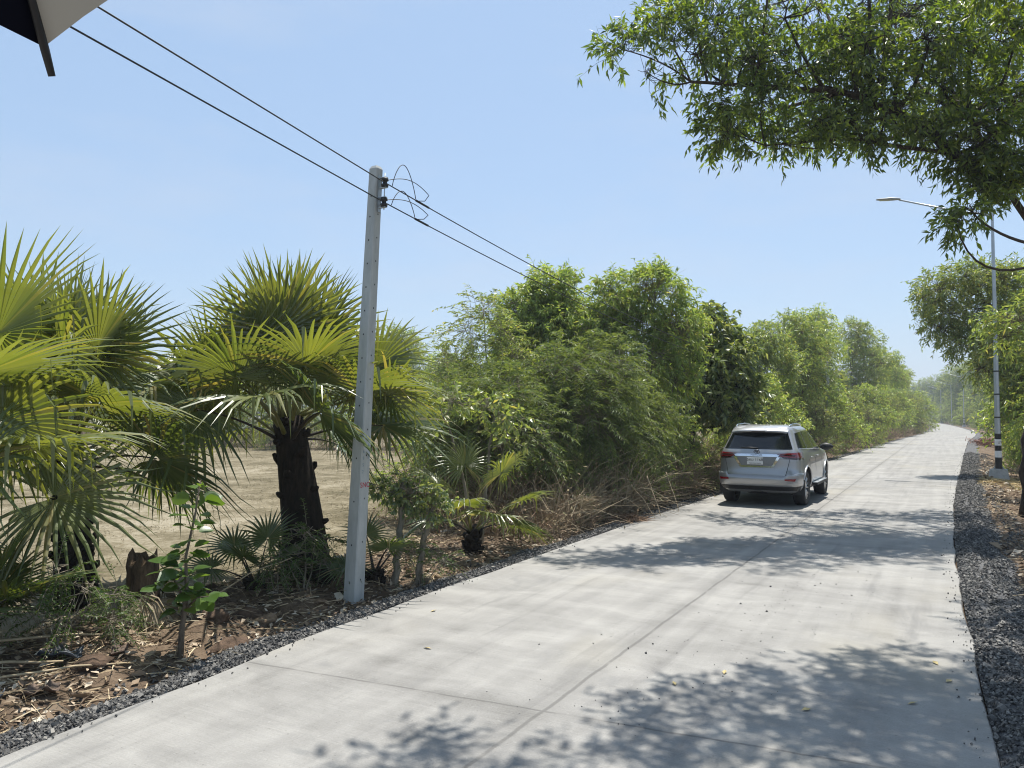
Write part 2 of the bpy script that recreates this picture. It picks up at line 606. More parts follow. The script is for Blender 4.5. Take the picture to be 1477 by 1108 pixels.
def ground_z(u, s):
    u = np.asarray(u, float)
    s = np.asarray(s, float)
    dl = edge(LEFT_EDGE, s) - u
    dr = u - edge(RIGHT_EDGE, s)
    P = np.stack([u, s], -1)
    lump = noise3(P, 5, 4, 2.6) * 0.07 + noise3(P, 8, 3, 0.8) * 0.05
    roll = noise3(P, 3, 2, 0.12) * 0.05
    zl = -0.10 + sstep(dl, 0.15, 0.35) * 0.05 + sstep(dl, 0.3, 0.9) * (0.07 + lump) - sstep(dl, 1.7, 3.0) * (0.12 + 0.8 * lump) + sstep(dl, 3, 8) * roll
    zr = -0.10 + sstep(dr, 0.45, 0.75) * 0.095 - sstep(dr, 0.7, 1.7) * 0.15 + sstep(dr, 0.6, 1.4) * lump * 0.8 + sstep(dr, 3, 9) * roll
    z = np.where(dl > 0, zl, np.where(dr > 0, zr, -0.22))
    inner = np.minimum(-dl, -dr)
    z = np.where((inner > 0) & (inner < 0.16), -0.05 - 0.17 * sstep(inner, 0.0, 0.16), z)
    return z


def axis(dense0, dense1, step, lo, hi, grow=1.16):
    a = list(np.arange(dense0, dense1, step))
    d, x = step, dense1
    while x < hi:
        a.append(x)
        d *= grow
        x += d
    a.append(hi)
    d, x = step, dense0
    b = []
    while x > lo:
        d *= grow
        x -= d
        b.append(max(x, lo))
    return np.array(b[::-1] + a)


def build_ground():
    us = axis(-9.0, 5.0, 0.10, -1800, 1800)
    ss = axis(1.0, 30.0, 0.14, -900, 2500, 1.12)
    U, S = np.meshgrid(us, ss, indexing='ij')
    Z = ground_z(U, S)
    m = MB().grid(np.stack([U, S, Z], -1).transpose(1, 0, 2)[:, :, :])
    o = m.build('ground', M_GROUND, rz=-ROAD)
    return tag(o, kind='structure')


build_ground()


def build_road():
    ss = np.concatenate([np.arange(-50, 2, 2.0), np.arange(2, 30, 0.25), np.arange(30, 120, 1.0), np.arange(120, 470, 4.0)])
    L = edge(LEFT_EDGE, ss)
    Rr = edge(RIGHT_EDGE, ss)
    wob = noise3(np.stack([ss * 0, ss], -1), 21, 3, 1.3)
    L = L + 0.02 * wob
    Rr = Rr + 0.03 * noise3(np.stack([ss * 0 + 4, ss], -1), 22, 3, 1.1)
    nu = 9
    T = np.linspace(0, 1, nu)
    U = L[:, None] + (Rr - L)[:, None] * T
    S = np.repeat(ss[:, None], nu, 1)
    Z = np.zeros_like(U)
    m = MB()
    m.grid(np.stack([U, S, Z], -1), smooth=False)
    for E_, sg in ((L, -1), (Rr, 1)):
        a = np.stack([E_, ss, ss * 0], -1)
        b = np.stack([E_ + sg * 0.012, ss, ss * 0 - 0.018], -1)
        c = np.stack([E_ + sg * 0.016, ss, ss * 0 - 0.20], -1)
        m.grid(np.stack([a, b, c], 1) if sg > 0 else np.stack([c, b, a], 1), smooth=False)
    o = m.build('road', M_ROAD, rz=-ROAD)
    return tag(o, kind='structure')


build_road()


def gravel_width(side, s):
    s = np.asarray(s, float)
    if side < 0:
        return 0.27 + 0.10 * noise3(np.stack([s, s * 0], -1), 31, 3, 1.6) + 0.04 * sstep(s, 12, 25)
    return 0.70 + 0.14 * noise3(np.stack([s, s * 0], -1), 32, 3, 0.9) + 0.25 * (1 - sstep(s, 4, 12)) - 0.15 * sstep(s, 40, 80)


def shoulder_z(side, t, s):
    """height of the gravel bed; t 0 at the road edge .. 1 at the outer rim"""
    n = noise3(np.stack([t * 3, s], -1), 40 + side, 3, 2.0)
    if side < 0:
        return -0.018 + 0.02 * np.sin(t * 3.1) + 0.012 * n
    return -0.010 + 0.055 * np.sin(np.clip(t * 1.25, 0, 1) * 3.14) * (0.6 + 0.5 * n) + 0.02 * n - 0.05 * t**3


def build_shoulder(side):
    ss = np.concatenate([np.arange(-8, 0, 1.0), np.arange(0, 30, 0.12), np.arange(30, 110, 1.0), np.arange(110, 300, 5.0)])
    T = np.linspace(0, 1, 9)
    E_ = edge(LEFT_EDGE if side < 0 else RIGHT_EDGE, ss)
    Wd = gravel_width(side, ss)
    U = E_[:, None] + side * (0.02 + Wd[:, None] * T)
    S = np.repeat(ss[:, None], len(T), 1)
    Tt = np.repeat(T[None], len(ss), 0)
    Z = shoulder_z(side, Tt, S)
    Z[:, -1] = ground_z(U[:, -1], S[:, -1]) - 0.03
    Z[:, 0] -= 0.03
    V = np.stack([U, S, Z], -1)
    if side < 0: V = V[:, ::-1]
    o = MB().grid(V).build('gravel_path', M_GRAVEL, rz=-ROAD)
    return tag(o, kind='structure')


build_shoulder(-1)
build_shoulder(1)


def chips(P, size, seed, flat=0.6):
    """angular stone chips: squashed, skewed little boxes -> quads (n*6,4,3) kept as islands"""
    rg = np.random.default_rng(seed)
    n = len(P)
    c = np.array([(-1, -1, -1), (1, -1, -1), (1, 1, -1), (-1, 1, -1), (-1, -1, 1), (1, -1, 1), (1, 1, 1), (-1, 1, 1)], float)
    V = c[None] * (0.62 + 0.5 * rg.random((n, 8, 1))) * rg.uniform(0.7, 1.2, (n, 8, 3))
    V[:, :, 2] *= flat
    q = rg.normal(size=(n, 4))
    q /= np.linalg.norm(q, axis=1)[:, None]
    w, x, y, z = q.T
    Rm = np.stack([1 - 2 * (y * y + z * z), 2 * (x * y - z * w), 2 * (x * z + y * w), 2 * (x * y + z * w), 1 - 2 * (x * x + z * z), 2 * (y * z - x * w), 2 * (x * z - y * w), 2 * (y * z + x * w), 1 - 2 * (x * x + y * y)], -1).reshape(n, 3, 3)
    V = np.einsum('nij,nkj->nki', Rm, V) * np.asarray(size)[:, None, None] * 0.5 + P[:, None]
    F = np.array([(0, 3, 2, 1), (4, 5, 6, 7), (0, 1, 5, 4), (1, 2, 6, 5), (2, 3, 7, 6), (3, 0, 4, 7)])
    faces = (np.arange(n)[:, None, None] * 8 + F[None]).reshape(-1, 4)
    return V.reshape(-1, 3), faces


def build_gravel(side, n, seed, name):
    rg = np.random.default_rng(seed)
    # nearer metres get more stones
    s = 1.0 + 44 * rg.random(n)**2.1
    t = rg.random(n)
    wd = gravel_width(side, s)
    E_ = edge(LEFT_EDGE if side < 0 else RIGHT_EDGE, s)
    # ragged rims: some stones spill out on to the slab and the soil
    spill = rg.random(n)
    t = np.where(spill < 0.012, -rg.random(n)**2.5 * 0.18 / wd, np.where(spill > 0.92, 1 + rg.random(n)**1.5 * 0.30 / wd, t))
    u = E_ + side * (0.02 + wd * t)
    z = np.where(t < 0, 0.008, np.where(t > 1, ground_z(u, s) + 0.008, shoulder_z(side, t, s) + 0.006))
    size = rg.uniform(0.010, 0.026, n) * (1 + 0.6 * (rg.random(n) > 0.93)) * (1 + s * 0.012)
    size = np.where(t < 0, size * 0.55, size)
    V, F = chips(np.stack([u, s, z], -1), size, seed + 1)
    o = MB().add(V, F).build(name, M_STONE, rz=-ROAD)
    return tag(o, 'loose dark crushed stone heaped along the ' + ('soil verge' if side < 0 else 'wide outer edge of the road'), 'gravel', kind='stuff')


build_gravel(-1, 26000, 101, 'gravel')
build_gravel(1, 48000, 102, 'gravel')


def build_grit():
    rg = np.random.default_rng(55)
    n = 170
    # a loose trail of spilled chips down the middle of the right lane
    s = rg.uniform(4.3, 10.5, n)
    u = -1.75 + 0.12 * (s - 6) + rg.normal(size=n) * 0.42
    size = rg.uniform(0.004, 0.010, n) * (1 + 1.2 * (rg.random(n) > 0.93))
    V, F = chips(np.stack([u, s, size * 0.25], -1), size, 56)
    o = MB().add(V, F).build('gravel', M_STONE, rz=-ROAD)
    tag(o, 'scattered black grit spilled on the pale concrete lane', 'gravel', kind='stuff')


build_grit()


def leaf_cards(P, yaw, pitch, L, Wd, curl, rg):
    """small curled leaves lying about: two quads each"""
    n = len(P)
    d = np.stack([np.cos(yaw) * np.cos(pitch), np.sin(yaw) * np.cos(pitch), np.sin(pitch)], -1)
    sd_ = np.stack([-np.sin(yaw), np.cos(yaw), np.zeros(n)], -1)
    up = np.cross(d, sd_) * -1
    up = np.where(up[:, 2:3] < 0, -up, up)
    roll = rg.uniform(-0.7, 0.7, n)[:, None]
    sr = sd_ * np.cos(roll) + up * np.sin(roll)
    L, Wd, curl = L[:, None], Wd[:, None], curl[:, None]
    b = P
    m_ = P + d * L * 0.5 - up * curl * L * 0.0
    l = m_ + sr * Wd * 0.5 + up * curl * L
    r = m_ - sr * Wd * 0.5 + up * curl * L
    t = P + d * L + up * curl * L * 0.6
    V = np.stack([b, r, t, l, m_ + up * 0.0], 1).reshape(-1, 3)
    F = np.concatenate([np.array([(0, 1, 4), (1, 2, 4), (2, 3, 4), (3, 0, 4)])[None] + 5 * np.arange(n)[:, None, None]]).reshape(-1, 3)
    return V, F


def build_litter(side, n, seed, smax=40):
    rg = np.random.default_rng(seed)
    s = 0.5 + smax * rg.random(n)**1.9
    E_ = edge(LEFT_EDGE if side < 0 else RIGHT_EDGE, s)
    wd = gravel_width(side, s)
    spread = 2.2 if side < 0 else 4.5
    d = wd * 0.85 + spread * rg.random(n)**(1.3 if side < 0 else 1.0)
    u = E_ + side * d
    keep = noise3(np.stack([u, s], -1), 60 + side, 3, 1.1) + rg.normal(size=n) * 0.45 > -0.55
    u, s = u[keep], s[keep]
    n = len(u)
    z = ground_z(u, s) + rg.random(n) * 0.025
    L = rg.uniform(0.03, 0.10, n) * (1 + 1.2 * (rg.random(n) > 0.93))
    V, F = leaf_cards(np.stack([u, s, z], -1), rg.uniform(0, 6.28, n), rg.normal(size=n) * 0.25, L, L * rg.uniform(0.25, 0.6, n), rg.uniform(0.0, 0.25, n), rg)
    o = MB().add(V, F).build('leaf_litter', M_LITTER, rz=-ROAD)
    tag(o, 'dead brown leaves covering the bare soil verge ' + ('below the palms' if side < 0 else 'around the street lamp base'), 'litter', kind='stuff')
    # dry straws and broken twigs
    n = 6500 if side < 0 else 5000
    s = 0.5 + smax * rg.random(n)**1.9
    u = edge(LEFT_EDGE if side < 0 else RIGHT_EDGE, s) + side * (gravel_width(side, s) * 0.9 + spread * rg.random(n)**1.2)
    z = ground_z(u, s) + 0.01 + rg.random(n)**2 * 0.05
    yaw = rg.uniform(0, 6.28, n)
    L = rg.uniform(0.08, 0.45, n)
    pit = rg.normal(size=n) * 0.12
    V, F = blades(np.stack([u, s, z], -1), np.stack([np.cos(yaw) * np.cos(pit), np.sin(yaw) * np.cos(pit), np.sin(pit)], -1), L, rg.uniform(0.004, 0.011, n), 0.1, rg)
    o = MB().add(V, F).build('dry_grass', M_STRAW, rz=-ROAD)
    tag(o, 'dry straw and thin broken twigs strewn over the ' + ('palm verge' if side < 0 else 'soil beside the street lamp'), 'straw', kind='stuff')


def blades(P, D, L, Wd, droop, rg):
    """thin bent strips: 2 quads each"""
    n = len(P)
    L = np.broadcast_to(L, (n,))[:, None]
    Wd = np.broadcast_to(Wd, (n,))[:, None]
    sdv = np.cross(D, rg.normal(size=(n, 3)))
    sdv /= np.linalg.norm(sdv, axis=1)[:, None] + 1e-9
    mid = P + D * L * 0.5
    tip = P + D * L - np.array([0, 0, 1]) * L * droop + rg.normal(size=(n, 3)) * L * 0.06
    V = np.stack([P - sdv * Wd * 0.5, P + sdv * Wd * 0.5, mid + sdv * Wd * 0.4, mid - sdv * Wd * 0.4, tip + sdv * Wd * 0.08, tip - sdv * Wd * 0.08], 1).reshape(-1, 3)
    F = (np.arange(n)[:, None, None] * 6 + np.array([(0, 1, 2, 3), (3, 2, 4, 5)])[None]).reshape(-1, 4)
    return V, F


build_litter(-1, 20000, 201)
build_litter(1, 26000, 202)


def build_field_grass():
    rg = np.random.default_rng(301)
    n = 52000
    # tufts over the field left of the verge, denser near
    s = -4 + 40 * rg.random(n)**1.5
    d = 2.0 + 38 * rg.random(n)**1.6
    u = edge(LEFT_EDGE, s) - d
    keep = noise3(np.stack([u, s], -1), 71, 3, 0.55) + rg.normal(size=n) * 0.35 > -0.1
    u, s = u[keep], s[keep]
    k = 4
    u, s = np.repeat(u, k), np.repeat(s, k)
    n = len(u)
    u = u + rg.normal(size=n) * 0.05
    s = s + rg.normal(size=n) * 0.05
    P = np.stack([u, s, ground_z(u, s) - 0.005], -1)
    D = rg.normal(size=(n, 3)) * np.array([1, 1, 0.4]) + np.array([0, 0, 0.75])
    D /= np.linalg.norm(D, axis=1)[:, None]
    V, F = blades(P, D, rg.uniform(0.03, 0.11, n), rg.uniform(0.004, 0.009, n), 0.35, rg)
    o = MB().add(V, F).build('dry_grass', scatter_mat('field_grass', [(0.13, 0.105, 0.055), (0.24, 0.195, 0.115), (0.36, 0.30, 0.19), (0.20, 0.19, 0.09)], 0.85), rz=-ROAD)
    tag(o, 'short tan grass of the parched field behind the palms', 'dry grass', kind='stuff')


build_field_grass()


def build_undergrowth(name, label, s0, s1, d0, d1, n, seed, hmax, side=-1, mat=None):
    """dead stems and twigs standing tangled under the hedge of trees"""
    rg = np.random.default_rng(seed)
    s = rg.uniform(s0, s1, n)
    E_ = edge(LEFT_EDGE if side < 0 else RIGHT_EDGE, s)
    u = E_ + side * rg.uniform(d0, d1, n)
    D = rg.normal(size=(n, 3)) * np.array([0.55, 0.55, 0.35]) + np.array([-side * 0.12, 0, 0.85])
    D[:, 2] = np.abs(D[:, 2]) * np.where(rg.random(n) < 0.2, 0.25, 1)
    D /= np.linalg.norm(D, axis=1)[:, None]
    cl = 0.4 + 0.9 * np.clip(noise3(np.stack([u, s], -1), seed, 3, 0.9) + 0.3, 0, 1)
    L = rg.uniform(0.25, 1.0, n) * hmax * cl
    z = ground_z(u, s) + rg.random(n)**2 * 0.35 * hmax
    V, F = blades(np.stack([u, s, z], -1), D, L, rg.uniform(0.006, 0.018, n), 0.22, rg)
    m = MB().add(V, F)
    # withered leaves caught in the stems
    k = n
    i = rg.integers(0, n, k)
    P = np.stack([u, s, z], -1)[i] + D[i] * (L[i] * rg.uniform(0.3, 1.0, k))[:, None]
    P[:, 2] -= 0.1 * L[i]
    Ls = rg.uniform(0.04, 0.10, k)
    V, F = leaf_cards(P, rg.uniform(0, 6.28, k), rg.uniform(-1.3, 0.4, k), Ls, Ls * 0.35, rg.uniform(0, 0.2, k), rg)
    m.add(V, F, 1)
    o = m.build(name, [mat or M_TWIG, scatter_mat('withered_leaves', [(0.13, 0.085, 0.05), (0.24, 0.17, 0.10), (0.30, 0.24, 0.14), (0.16, 0.17, 0.07)], 0.8)], rz=-ROAD)
    return tag(o, label, 'undergrowth', kind='stuff')


build_undergrowth('undergrowth', 'tangled dead stems and brown twigs under the roadside trees', 9.8, 30, 0.42, 2.0, 11000, 401, 1.15)
M_TALLDRY = scatter_mat('tall_dry_stems', [(0.20, 0.15, 0.10), (0.34, 0.27, 0.18), (0.46, 0.38, 0.26), (0.24, 0.20, 0.12)], 0.85)
build_undergrowth('undergrowth', 'upright tan dry stems standing along the hedge foot beside the gravel', 10.8, 24, 0.45, 1.5, 5500, 406, 1.45, mat=M_TALLDRY)
build_undergrowth('undergrowth', 'low dry stalks on the shaded bank beside the wide gravel', 5, 17, 1.3, 3.6, 900, 407, .45, side=1)
build_undergrowth('undergrowth', 'tall grey brown stems and dead twigs standing behind the feathery bushes', 10.5, 32, 1.3, 4.2, 9000, 405, 2.0)
build_undergrowth('undergrowth', 'brown dry undergrowth along the tree row beyond the silver car', 30, 120, 0.4, 2.6, 11000, 402, 1.5)
build_undergrowth('undergrowth', 'dry thicket standing at the far edge of the field', 31, 37, 3, 60, 9000, 403, 2.2)
build_undergrowth('undergrowth', 'dry twigs and fallen sticks under the trees behind the street lamp', 16, 110, 1.6, 6.0, 6000, 404, 1.0, side=1)

# ------------------------------------------------------------------ trees
def unit(v):
    return v / (np.linalg.norm(v, axis=-1, keepdims=True) + 1e-9)


def add_leaves(mb, P, D, L, Wd, rg, mat=0, fold=0.18, flat=0.5):
    """diamond leaves folded along the midrib; flat 0..1 pulls the blade normals upwards"""
    n = len(P)
    L = np.broadcast_to(L, (n,))[:, None]
    Wd = np.broadcast_to(Wd, (n,))[:, None]
    nr = unit(rg.normal(size=(n, 3)) * (1 - flat) + np.array([0, 0, 1.0]) * flat)
    sdv = unit(np.cross(D, nr))
    nr = np.cross(sdv, D)
    b = P
    m_ = P + D * L * 0.42
    t = P + D * L - np.array([0, 0, 1]) * L * 0.10
    l = m_ + sdv * Wd * 0.5 + nr * Wd * fold
    r = m_ - sdv * Wd * 0.5 + nr * Wd * fold
    mb.quads(np.stack([b, r, t, l], 1), mat)


def add_prisms(mb, A, B, ra, rb, mat=0):
    """many thin three-sided twigs"""
    n = len(A)
    if n == 0: return
    T = unit(B - A)
    ref = np.where(np.abs(T[:, 2:3]) < 0.9, np.array([[0, 0, 1.0]]), np.array([[1.0, 0, 0]]))
    X = unit(np.cross(T, ref))
    Y = np.cross(T, X)
    ra = np.broadcast_to(ra, (n,))[:, None]
    rb = np.broadcast_to(rb, (n,))[:, None]
    V = []
    for P, r in ((A, ra), (B, rb)):
        for k in range(3):
            a = k * 2.0944
            V.append(P + r * (math.cos(a) * X + math.sin(a) * Y))
    V = np.stack(V, 1)
    F = (np.arange(n)[:, None, None] * 6 + np.array([(0, 1, 4, 3), (1, 2, 5, 4), (2, 0, 3, 5)])[None]).reshape(-1, 4)
    mb.add(V.reshape(-1, 3), F, mat, True)


def grow(seed, trunks, lobes, twigs, leaves, twig_len, leaf, droop=0.25, outward=0.6, feather=False, gap=0.0, bare=0.0, limb_r=0.035, sub=4, updown=0.25, flat=0.45):
    """returns (wood MB, leaf MB).  trunks: list of (points, radius0, radius1); lobes: (x,y,z,rx,ry,rz,weight)"""
    rg = np.random.default_rng(seed)
    wood, crown = MB(), MB()
    tp = []
    for pts, r0, r1 in trunks:
        pts = np.asarray(pts, float)
        # resample with a little wobble
        k = max(6, len(pts) * 4)
        tt = np.linspace(0, 1, k)
        src = np.linspace(0, 1, len(pts))
        Q = np.stack([np.interp(tt, src, pts[:, c]) for c in range(3)], -1)
        Q[1:-1, :2] += rg.normal(size=(k - 2, 2)) * min(r0 * 0.35, 0.022)
        rr = r0 + (r1 - r0) * tt**0.8
        rr[0] *= 1.25
        wood.tube(Q, rr, 8)
        tp.append(np.concatenate([Q, rr[:, None]], 1))
    tp = np.concatenate(tp)
    wsum = sum(l[6] for l in lobes)
    allP, allD, allL = [], [], []
    for lx, ly, lz, rx, ry, rz, w in lobes:
        c = np.array([lx, ly, lz])
        rad = np.array([rx, ry, rz])
        # limb from the trunk: choose a joint below the lobe
        dz = c[2] - tp[:, 2]
        dist = np.linalg.norm(tp[:, :3] - c, axis=1) + np.where(dz < 0.15 * rz, 3.0, 0) + rg.random(len(tp)) * 0.4
        j = int(np.argmin(dist))
        a = tp[j, :3]
        r_a = min(tp[j, 3] * 0.75, limb_r * 1.6) * min(1.0, w + 0.2)**0.7
        mid = (a + c) / 2 + np.array([0, 0, -0.06 * np.linalg.norm(c - a)]) + rg.normal(size=3) * 0.06 * np.linalg.norm(c - a)
        tb = np.linspace(0, 1, 9)[:, None]
        wood.tube(a * (1 - tb)**2 + (2 * mid - (a + c) / 2) * 2 * tb * (1 - tb) + c * tb**2, np.linspace(r_a, r_a * 0.45, 9), 6, cap=False)
        # sub-limbs
        subs = [c]
        for _ in range(sub):
            d = unit(rg.normal(size=3) + np.array([0, 0, 0.3]))
            e = c + d * rad * rg.uniform(0.4, 0.75)
            m2 = (c + e) / 2 + rg.normal(size=3) * 0.08 * np.linalg.norm(e - c)
            wood.tube([c, m2, e], [r_a * 0.45, r_a * 0.32, r_a * 0.18], 5, cap=False)
            subs += [m2, e]
        subs = np.array(subs)
        n = int(twigs * w / wsum)
        q = unit(rg.normal(size=(int(n * 2.2), 3)))
        rr = rg.random((len(q), 1))**(1 / 2.4)
        tips = c + q * rr * rad
        if gap:
            tips = tips[noise3(tips, seed + 9, 2, 1.5 / max(0.6, rx)) + rg.normal(size=len(tips)) * 0.25 > gap - 0.35]
        tips = tips[:n]
        n = len(tips)
        dd = np.linalg.norm(tips[:, None] - subs[None], axis=2)
        A = subs[np.argmin(dd + rg.random(dd.shape) * 0.25 * rx, axis=1)]
        B = tips
        Mx = (A + B) / 2 + rg.normal(size=B.shape) * 0.05
        long = np.linalg.norm(B - A, axis=1)
        add_prisms(wood, A, Mx, r_a * 0.16, 0.005)
        add_prisms(wood, Mx, B, 0.005, 0.003)
        o = unit(unit(B - A) * 0.7 + unit((B - c) / rad) * outward + rg.normal(size=B.shape) * 0.45 + np.array([0, 0, updown]))
        ln = twig_len * rg.uniform(0.6, 1.25, n)
        shoot = rg.random(n) < 0.10                # long leading shoots break the outline
        ln = np.where(shoot, ln * 1.8, ln)
        o = unit(o + shoot[:, None] * np.array([0, 0, 0.8]))
        allP.append(B)
        allD.append(o)
        allL.append(ln)
    B, o, ln = np.concatenate(allP), np.concatenate(allD), np.concatenate(allL)
    n = len(B)
    dn = np.array([0, 0, -1.0])

    def at(t):
        return B + o * (ln * t)[:, None] + dn * (droop * ln * t * t)[:, None]

    h = at(np.full(n, 0.5))
    e = at(np.full(n, 1.0))
    add_prisms(wood, B, h, 0.0035, 0.0028)
    add_prisms(wood, h, e, 0.0028, 0.0015)
    leafed = rg.random(n) >= bare
    for k in range(leaves):
        t = (k + rg.random(n)) / leaves
        t = 0.12 + 0.92 * t
        P = B + o * (ln * t)[:, None] + dn * (droop * ln * t * t)[:, None]
        T = unit(o + dn * (2 * droop * t)[:, None])
        s_ = unit(np.cross(T, rg.normal(size=(n, 3)) * (0.25 if feather else 1.0) + np.array([0, 0, 1.0])))
        sg = np.where((np.arange(n) + k) % 2 == 0, 1.0, -1.0)[:, None]
        D = unit(T * (0.55 if feather else 0.6) + s_ * sg * (1.0 if feather else 0.75) + rg.normal(size=(n, 3)) * (0.12 if feather else 0.40) + dn * (0.15 if feather else 0.35))
        L = leaf[0] * rg.uniform(0.65, 1.2, n)
        ok = leafed
        add_leaves(crown, P[ok], D[ok], L[ok], (leaf[1] * rg.uniform(0.75, 1.2, n))[ok], rg, flat=flat)
    return wood, crown


ACACIA = [(0.098, 0.15, 0.055), (0.166, 0.229, 0.077), (0.224, 0.29, 0.098), (0.322, 0.37, 0.142), (0.166, 0.229, 0.077), (0.224, 0.29, 0.098), (0.224, 0.29, 0.098), (0.322, 0.37, 0.142), (0.36, 0.31, 0.12)]
OLIVE = [(0.094, 0.136, 0.043), (0.149, 0.204, 0.066), (0.214, 0.271, 0.098), (0.307, 0.339, 0.136), (0.149, 0.204, 0.066), (0.214, 0.271, 0.098), (0.214, 0.271, 0.098), (0.307, 0.339, 0.136), (0.36, 0.31, 0.12)]
DARK = [(0.084, 0.127, 0.057), (0.153, 0.203, 0.086), (0.23, 0.275, 0.111), (0.36, 0.378, 0.162)]
FRESH = [(0.118, 0.18, 0.049), (0.194, 0.272, 0.073), (0.269, 0.352, 0.102), (0.353, 0.406, 0.15), (0.194, 0.272, 0.073), (0.269, 0.352, 0.102), (0.269, 0.352, 0.102), (0.353, 0.406, 0.15), (0.36, 0.31, 0.12)]
M_ACACIA = leafy('acacia_leaf', ACACIA, 0.45, rough=0.40, spec=1.0)
M_OLIVE = leafy('olive_leaf', OLIVE, 0.42, rough=0.42, spec=0.9)
M_DARK = leafy('dark_leaf', DARK, 0.38, rough=0.34, spec=1.0)
M_FRESH = leafy('fresh_leaf', FRESH, 0.46, rough=0.40, spec=1.0)
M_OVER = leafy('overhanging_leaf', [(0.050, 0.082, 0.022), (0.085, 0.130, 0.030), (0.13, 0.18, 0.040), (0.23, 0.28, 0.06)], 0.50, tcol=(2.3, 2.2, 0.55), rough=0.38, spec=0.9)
M_FAR = leafy('far_leaf', [(0.080, 0.125, 0.050), (0.115, 0.165, 0.065), (0.150, 0.20, 0.085)], 0.3, rough=0.6)


def put_tree(protos, u, s, label, cat='tree', group=None, rz=0.0, sc=1.0, sz=None, name='tree'):
    """protos: (trunk mesh, crown mesh) shared by copies of one kind"""
    x, y, _ = W(u, s)
    z = float(ground_z(u, s)) - 0.04
    t = empty(name, (x, y, z), rz)
    t.scale = (sc, sc, sz or sc)
    tag(t, label, cat, group)
    a = bpy.data.objects.new('trunk', protos[0])
    b = bpy.data.objects.new('crown', protos[1])
    link(a, t)
    link(b, t)
    return t


def proto(name, mats, *a, **k):
    w, c = grow(*a, **k)
    return w.mesh(name + '_trunk', mats[0]), c.mesh(name + '_crown', mats[1])


def auto_lobes(rg, n, H, base, rad, shape='dome'):
    out = []
    for i in range(n):
        f = (i + 0.5) / n
        z = base + (H - base) * f
        env = rad * (math.sin(math.pi * min(1, 0.22 + 0.72 * f))**0.7 if shape == 'dome' else (1 - 0.75 * f))
        a = i * 2.4 + rg.uniform(-0.5, 0.5)
        rr = env * rg.uniform(0.2, 0.85) * (1 - 0.35 * f)
        s_ = rg.uniform(0.55, 1.15) * (0.42 * rad + 0.12)
        out.append((rr * math.cos(a), rr * math.sin(a), min(z, H - s_ * 0.7), s_, s_, s_ * 0.8, s_**2))
    return out


def std_tree(seed, H, base, rad, nl, mats, name, leaf, twigs, leaves, twig_len=0.38, stems=1, r0=0.07, **k):
    rg = np.random.default_rng(seed)
    tr = []
    for i in range(stems):
        a = i * 6.28 / max(1, stems) + rg.random()
        o = (0.0 if stems == 1 else 0.16)
        sp = (0.12 if stems == 1 else 0.33) * rad
        tr.append(([(o * math.cos(a), o * math.sin(a), 0), (sp * 0.5 * math.cos(a), sp * 0.5 * math.sin(a), H * 0.4), (sp * math.cos(a), sp * math.sin(a), H * 0.86)], r0 / (1 if stems == 1 else 1.5), 0.012))
    return proto(name, mats, seed, tr, auto_lobes(rg, nl, H, base, rad), twigs, leaves, twig_len, leaf, **k)


GL = 'trees of the roadside row'
# --- kinds used again and again
K_ACACIA = [std_tree(11, 5.4, 1.3, 1.5, 9, (M_BARK, M_ACACIA), 'acacia', (0.17, 0.043), 1300, 10, stems=2, droop=0.3, gap=0.08),
            std_tree(12, 6.6, 1.6, 1.9, 12, (M_BARK, M_ACACIA), 'acacia', (0.175, 0.044), 1600, 10, stems=3, droop=0.3, gap=0.08),
            std_tree(13, 6.0, 0.9, 1.7, 11, (M_BARK, M_FRESH), 'acacia', (0.175, 0.046), 1450, 10, stems=3, droop=0.35, gap=0.08)]
K_SHRUB = [std_tree(21, 2.6, 0.3, 1.15, 7, (M_BARK, M_FRESH), 'shrub', (0.11, 0.034), 800, 11, 0.30, stems=4, r0=0.03),
           std_tree(22, 2.3, 0.2, 1.1, 7, (M_BARK, M_OLIVE), 'shrub', (0.09, 0.022), 850, 12, 0.32, stems=5, r0=0.025, bare=0.1)]
K_FAR = [std_tree(31, 9.0, 2.0, 2.9, 12, (M_BARK, M_FAR), 'far_tree', (0.26, 0.09), 1100, 9, 0.6, stems=2, r0=0.11),
         std_tree(32, 10.5, 2.4, 3.2, 13, (M_BARK, M_ACACIA), 'far_tree', (0.26, 0.085), 1200, 9, 0.6, stems=2, r0=0.12)]

# --- single trees of the near left row, each grown for its own outline
# loose, see-through tree with thin pale stems
t_airy = proto('airy', (M_PALEBARK, M_FRESH), 41,
               [([(0, 0, 0), (-0.1, 0, 1.6), (-0.35, 0.1, 4.6)], 0.05, 0.01), ([(0.15, 0.1, 0), (0.4, 0, 2.0), (0.55, 0, 5.0)], 0.05, 0.01), ([(-0.1, 0.2, 0), (-0.5, 0.1, 1.6), (-1.0, 0, 3.6)], 0.035, 0.008), ([(0.2, -0.1, 0), (0.75, 0, 1.5), (1.1, -0.1, 3.3)], 0.035, 0.008)],
               [(-0.45, 0, 4.75, .55, .55, .5, 1.0), (0.55, 0, 4.95, .6, .6, .5, 1.2), (0.05, 0.2, 4.2, .8, .7, .5, 1.0), (-0.95, 0, 3.9, .55, .6, .55, 0.9), (1.1, -.1, 4.0, .55, .6, .6, 1.0), (0.3, -.2, 3.3, .9, .7, .5, 0.7), (-0.6, -.2, 2.9, .6, .6, .5, 0.55), (1.1, -.2, 2.8, .5, .5, .5, 0.5), (0.2, -.3, 2.2, .8, .6, .45, 0.4)],
               1900, 11, 0.36, (0.16, 0.038), droop=0.35, bare=0.08, gap=0.16, limb_r=0.02)
put_tree(t_airy, -6.6, 17.6, 'loose see-through tree with thin pale stems between the feathery bushes and the dark broadleaf tree', group=GL)
